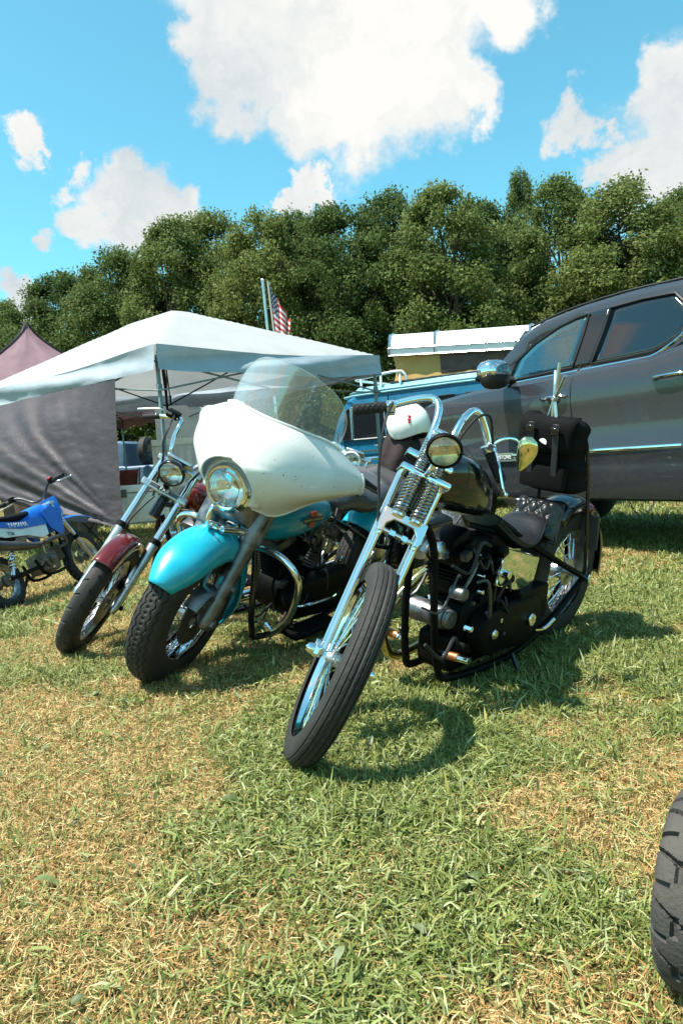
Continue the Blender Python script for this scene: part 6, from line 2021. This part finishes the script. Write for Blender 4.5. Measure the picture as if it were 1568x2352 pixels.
# tank with shrouds
secs = []
for x, hw, z0, z1 in ((.80, .035, .56, .70), (.76, .095, .50, .735), (.66, .115, .48, .745), (.54, .095, .52, .72), (.44, .06, .55, .66), (.38, .035, .57, .62)):
    zc, hh = (z0 + z1) / 2, (z1 - z0) / 2
    secs.append([(x, hw * math.copysign(abs(math.cos(t)) ** .55, math.cos(t)), zc + hh * math.copysign(abs(math.sin(t)) ** .6, math.sin(t))) for t in np.linspace(0, 2 * math.pi, 20, endpoint=False)])
m = MB(); m.loft(secs); d.bd(m, 'fuel_tank', YB, ang=30)
for sg in (1, -1):
    m = MB(); m.prism([(.84, .118 * sg, .66), (.70, .125 * sg, .70), (.58, .118 * sg, .66), (.62, .115 * sg, .52), (.72, .12 * sg, .44), (.76, .12 * sg, .46)], (0, .008 * sg, 0)); sh = d.bd(m, 'tank_shroud', YB, bevel=.003)
    m = MB(); m.prism([(.60, .100 * sg, .56), (.30, .105 * sg, .565), (-.02, .095 * sg, .60), (-.14, .085 * sg, .63), (-.10, .085 * sg, .57), (.10, .10 * sg, .50), (.34, .105 * sg, .49), (.50, .105 * sg, .45), (.58, .105 * sg, .47)], (0, .008 * sg, 0)); sp = d.bd(m, 'side_panel', WPLAS, bevel=.003)
    m = MB(); m.prism([(.62, .106 * sg, .63), (.30, .112 * sg, .60), (-.05, .104 * sg, .635), (-.14, .096 * sg, .645), (-.02, .102 * sg, .595), (.30, .113 * sg, .545), (.60, .110 * sg, .555)], (0, .007 * sg, 0)); bs = d.bd(m, 'blue_flash', YB, sp)
    text('lettering', 'YAMAHA', .052, basis((.26, sg * .1225, .578), (-sg, 0, sg * .04), (0, 0, 1), (0, sg, 0)), WPLAS, sp)
    text('model_lettering', 'TTR', .038, basis((.16, sg * .1145, .520), (-sg, 0, sg * .10), (0, 0, 1), (0, sg, 0)), BLKS, sp)
    m = MB(); m.tube([(.44, .07 * sg, .20), (.43, .16 * sg, .19)], .014, 10); d.bd(m, 'foot_peg', DIRT)
# seat and rear mudguard
rows = []
for i in range(11):
    t = i / 10; x = .62 - .78 * t; z = .69 - .05 * math.sin(math.pi * t * .8) + .02 * t; hw = .06 + .03 * math.sin(math.pi * t)
    rows.append([(x, hw * math.cos(a), z + .035 * math.sin(a)) for a in np.linspace(0, 2 * math.pi, 18, endpoint=False)])
m = MB(); m.loft(rows); d.bd(m, 'seat', BLKS)
rows = []
for i in range(13):
    t = i / 12; x = .10 - .52 * t; z = .56 + .10 * math.sin(t * 1.6) - .03 * t
    rows.append([(x, (.085 - .02 * t) * q, z - .035 * q * q) for q in np.linspace(-1, 1, 11)])
m = MB(); m.grid(rows); d.bd(m, 'rear_mudguard', YB, solid=.004, ang=60)
# engine, exhaust, chain
m = MB(); m.box((.52, 0, .27), (.22, .15, .16), None, .03, 2); m.cyl((.60, 0, .28), (.70, 0, .31), .05, 16); eng = d.bd(m, 'engine', DIRT)
m = MB(); m.cyl((.50, -.075, .27), (.50, -.105, .27), .062, 22, .012); m.ball((.50, -.112, .27), (.035, .018, .035), 14, 8); d.bd(m, 'clutch_cover', DIRT, eng)
m = MB()
for k in range(6): m.box((.62 + .018 * k, 0, .30 + .006 * k), (.006, .12, .12), Matrix.Rotation(R_(-18), 3, 'Y'), .002)
fn = d.bd(m, 'fins', DIRT, eng); fn['kind'] = 'stuff'
m = MB(); m.tube([(.72, -.03, .36), (.78, -.08, .38), (.74, -.11, .43), (.60, -.115, .43), (.40, -.115, .40), (.15, -.12, .42), (-.12, -.13, .46)], [.016, .016, .017, .018, .022, .036, .036], 12, 5); d.bd(m, 'exhaust_pipe', STEEL)
m = MB(); m.tube([(.36, -.09, .24), (.40, -.13, .30), (.42, -.14, .40)], .009, 8, 3); m.tube([(.42, -.14, .40), (.40, -.19, .41)], .012, 8); d.bd(m, 'kick_starter', DIRT)
m = MB(); m.cyl((0, -.06, .20), (0, -.078, .20), .05, 20, .006); m.cyl((0, -.09, .20), (0, .09, .20), .010, 8); d.bd(m, 'rear_hub', DIRT)
m = MB(); m.tube([(.40, .09, .22), (.34, .17, .05), (.33, .19, -.03)], .010, 8, 2); d.bd(m, 'kickstand', BLKS)

# ------------------------------------------------------------------ treaded wheel at the edge of the picture
TY = mat('dusty_tyre_rubber', (.040, .039, .039), .8, 0, col2=(.075, .066, .056), vscale_=7, bump=.3, bscale=160)


def block_tread(th, q, y):
    if abs(q) > .80: return 0
    s = abs(y); sd = 1 if y > 0 else -1
    z = (th * 13 / (2 * math.pi) + s * 7.5 + (.5 if sd > 0 else 0)) % 1
    d_ = .012 if z < .085 else 0
    if s > .052:
        z2 = (th * 13 / (2 * math.pi) + .45 + (.5 if sd > 0 else 0)) % 1
        if abs(z2 - .5) < .06 + (s - .052) * .3 and s > .068: d_ = max(d_, .010)
        if abs(s - .056) < .004 and z2 < .42: d_ = max(d_, .008)
    if abs(y) < .005: d_ = max(d_, .008)
    return d_


Rw = .162
Mw = Matrix.Translation((.578, 1.085, Rw - .012)) @ Matrix.Rotation(R_(52), 4, 'Z') @ Matrix.Rotation(R_(3), 4, 'X')
wh = thing('loose_wheel', 'chunky dusty tyre with angled tread blocks standing alone on the grass', 'wheel', Mw)
m = MB(); tyre_mesh(m, (0, 0, 0), Rw, .19, .088, block_tread, 520, .62, .55); m.build('tyre', TY, wh, ang=30)
m = MB(); m.lathe([(.096, -.062), (.090, -.07), (.082, -.06), (.076, -.03), (.05, -.02), (.03, -.025), (.03, .025), (.05, .02), (.076, .03), (.082, .06), (.090, .07), (.096, .062)], (0, 0, 0), (0, 1, 0), 40); m.build('rim', PEWTER, wh)
for k in range(4):
    a = math.pi / 2 * k + .4; m = MB(); m.cyl((.06 * math.cos(a), -.02, .06 * math.sin(a)), (.06 * math.cos(a), -.045, .06 * math.sin(a)), .010, 6, .002); m.build('lug_nut', CHROME, wh)
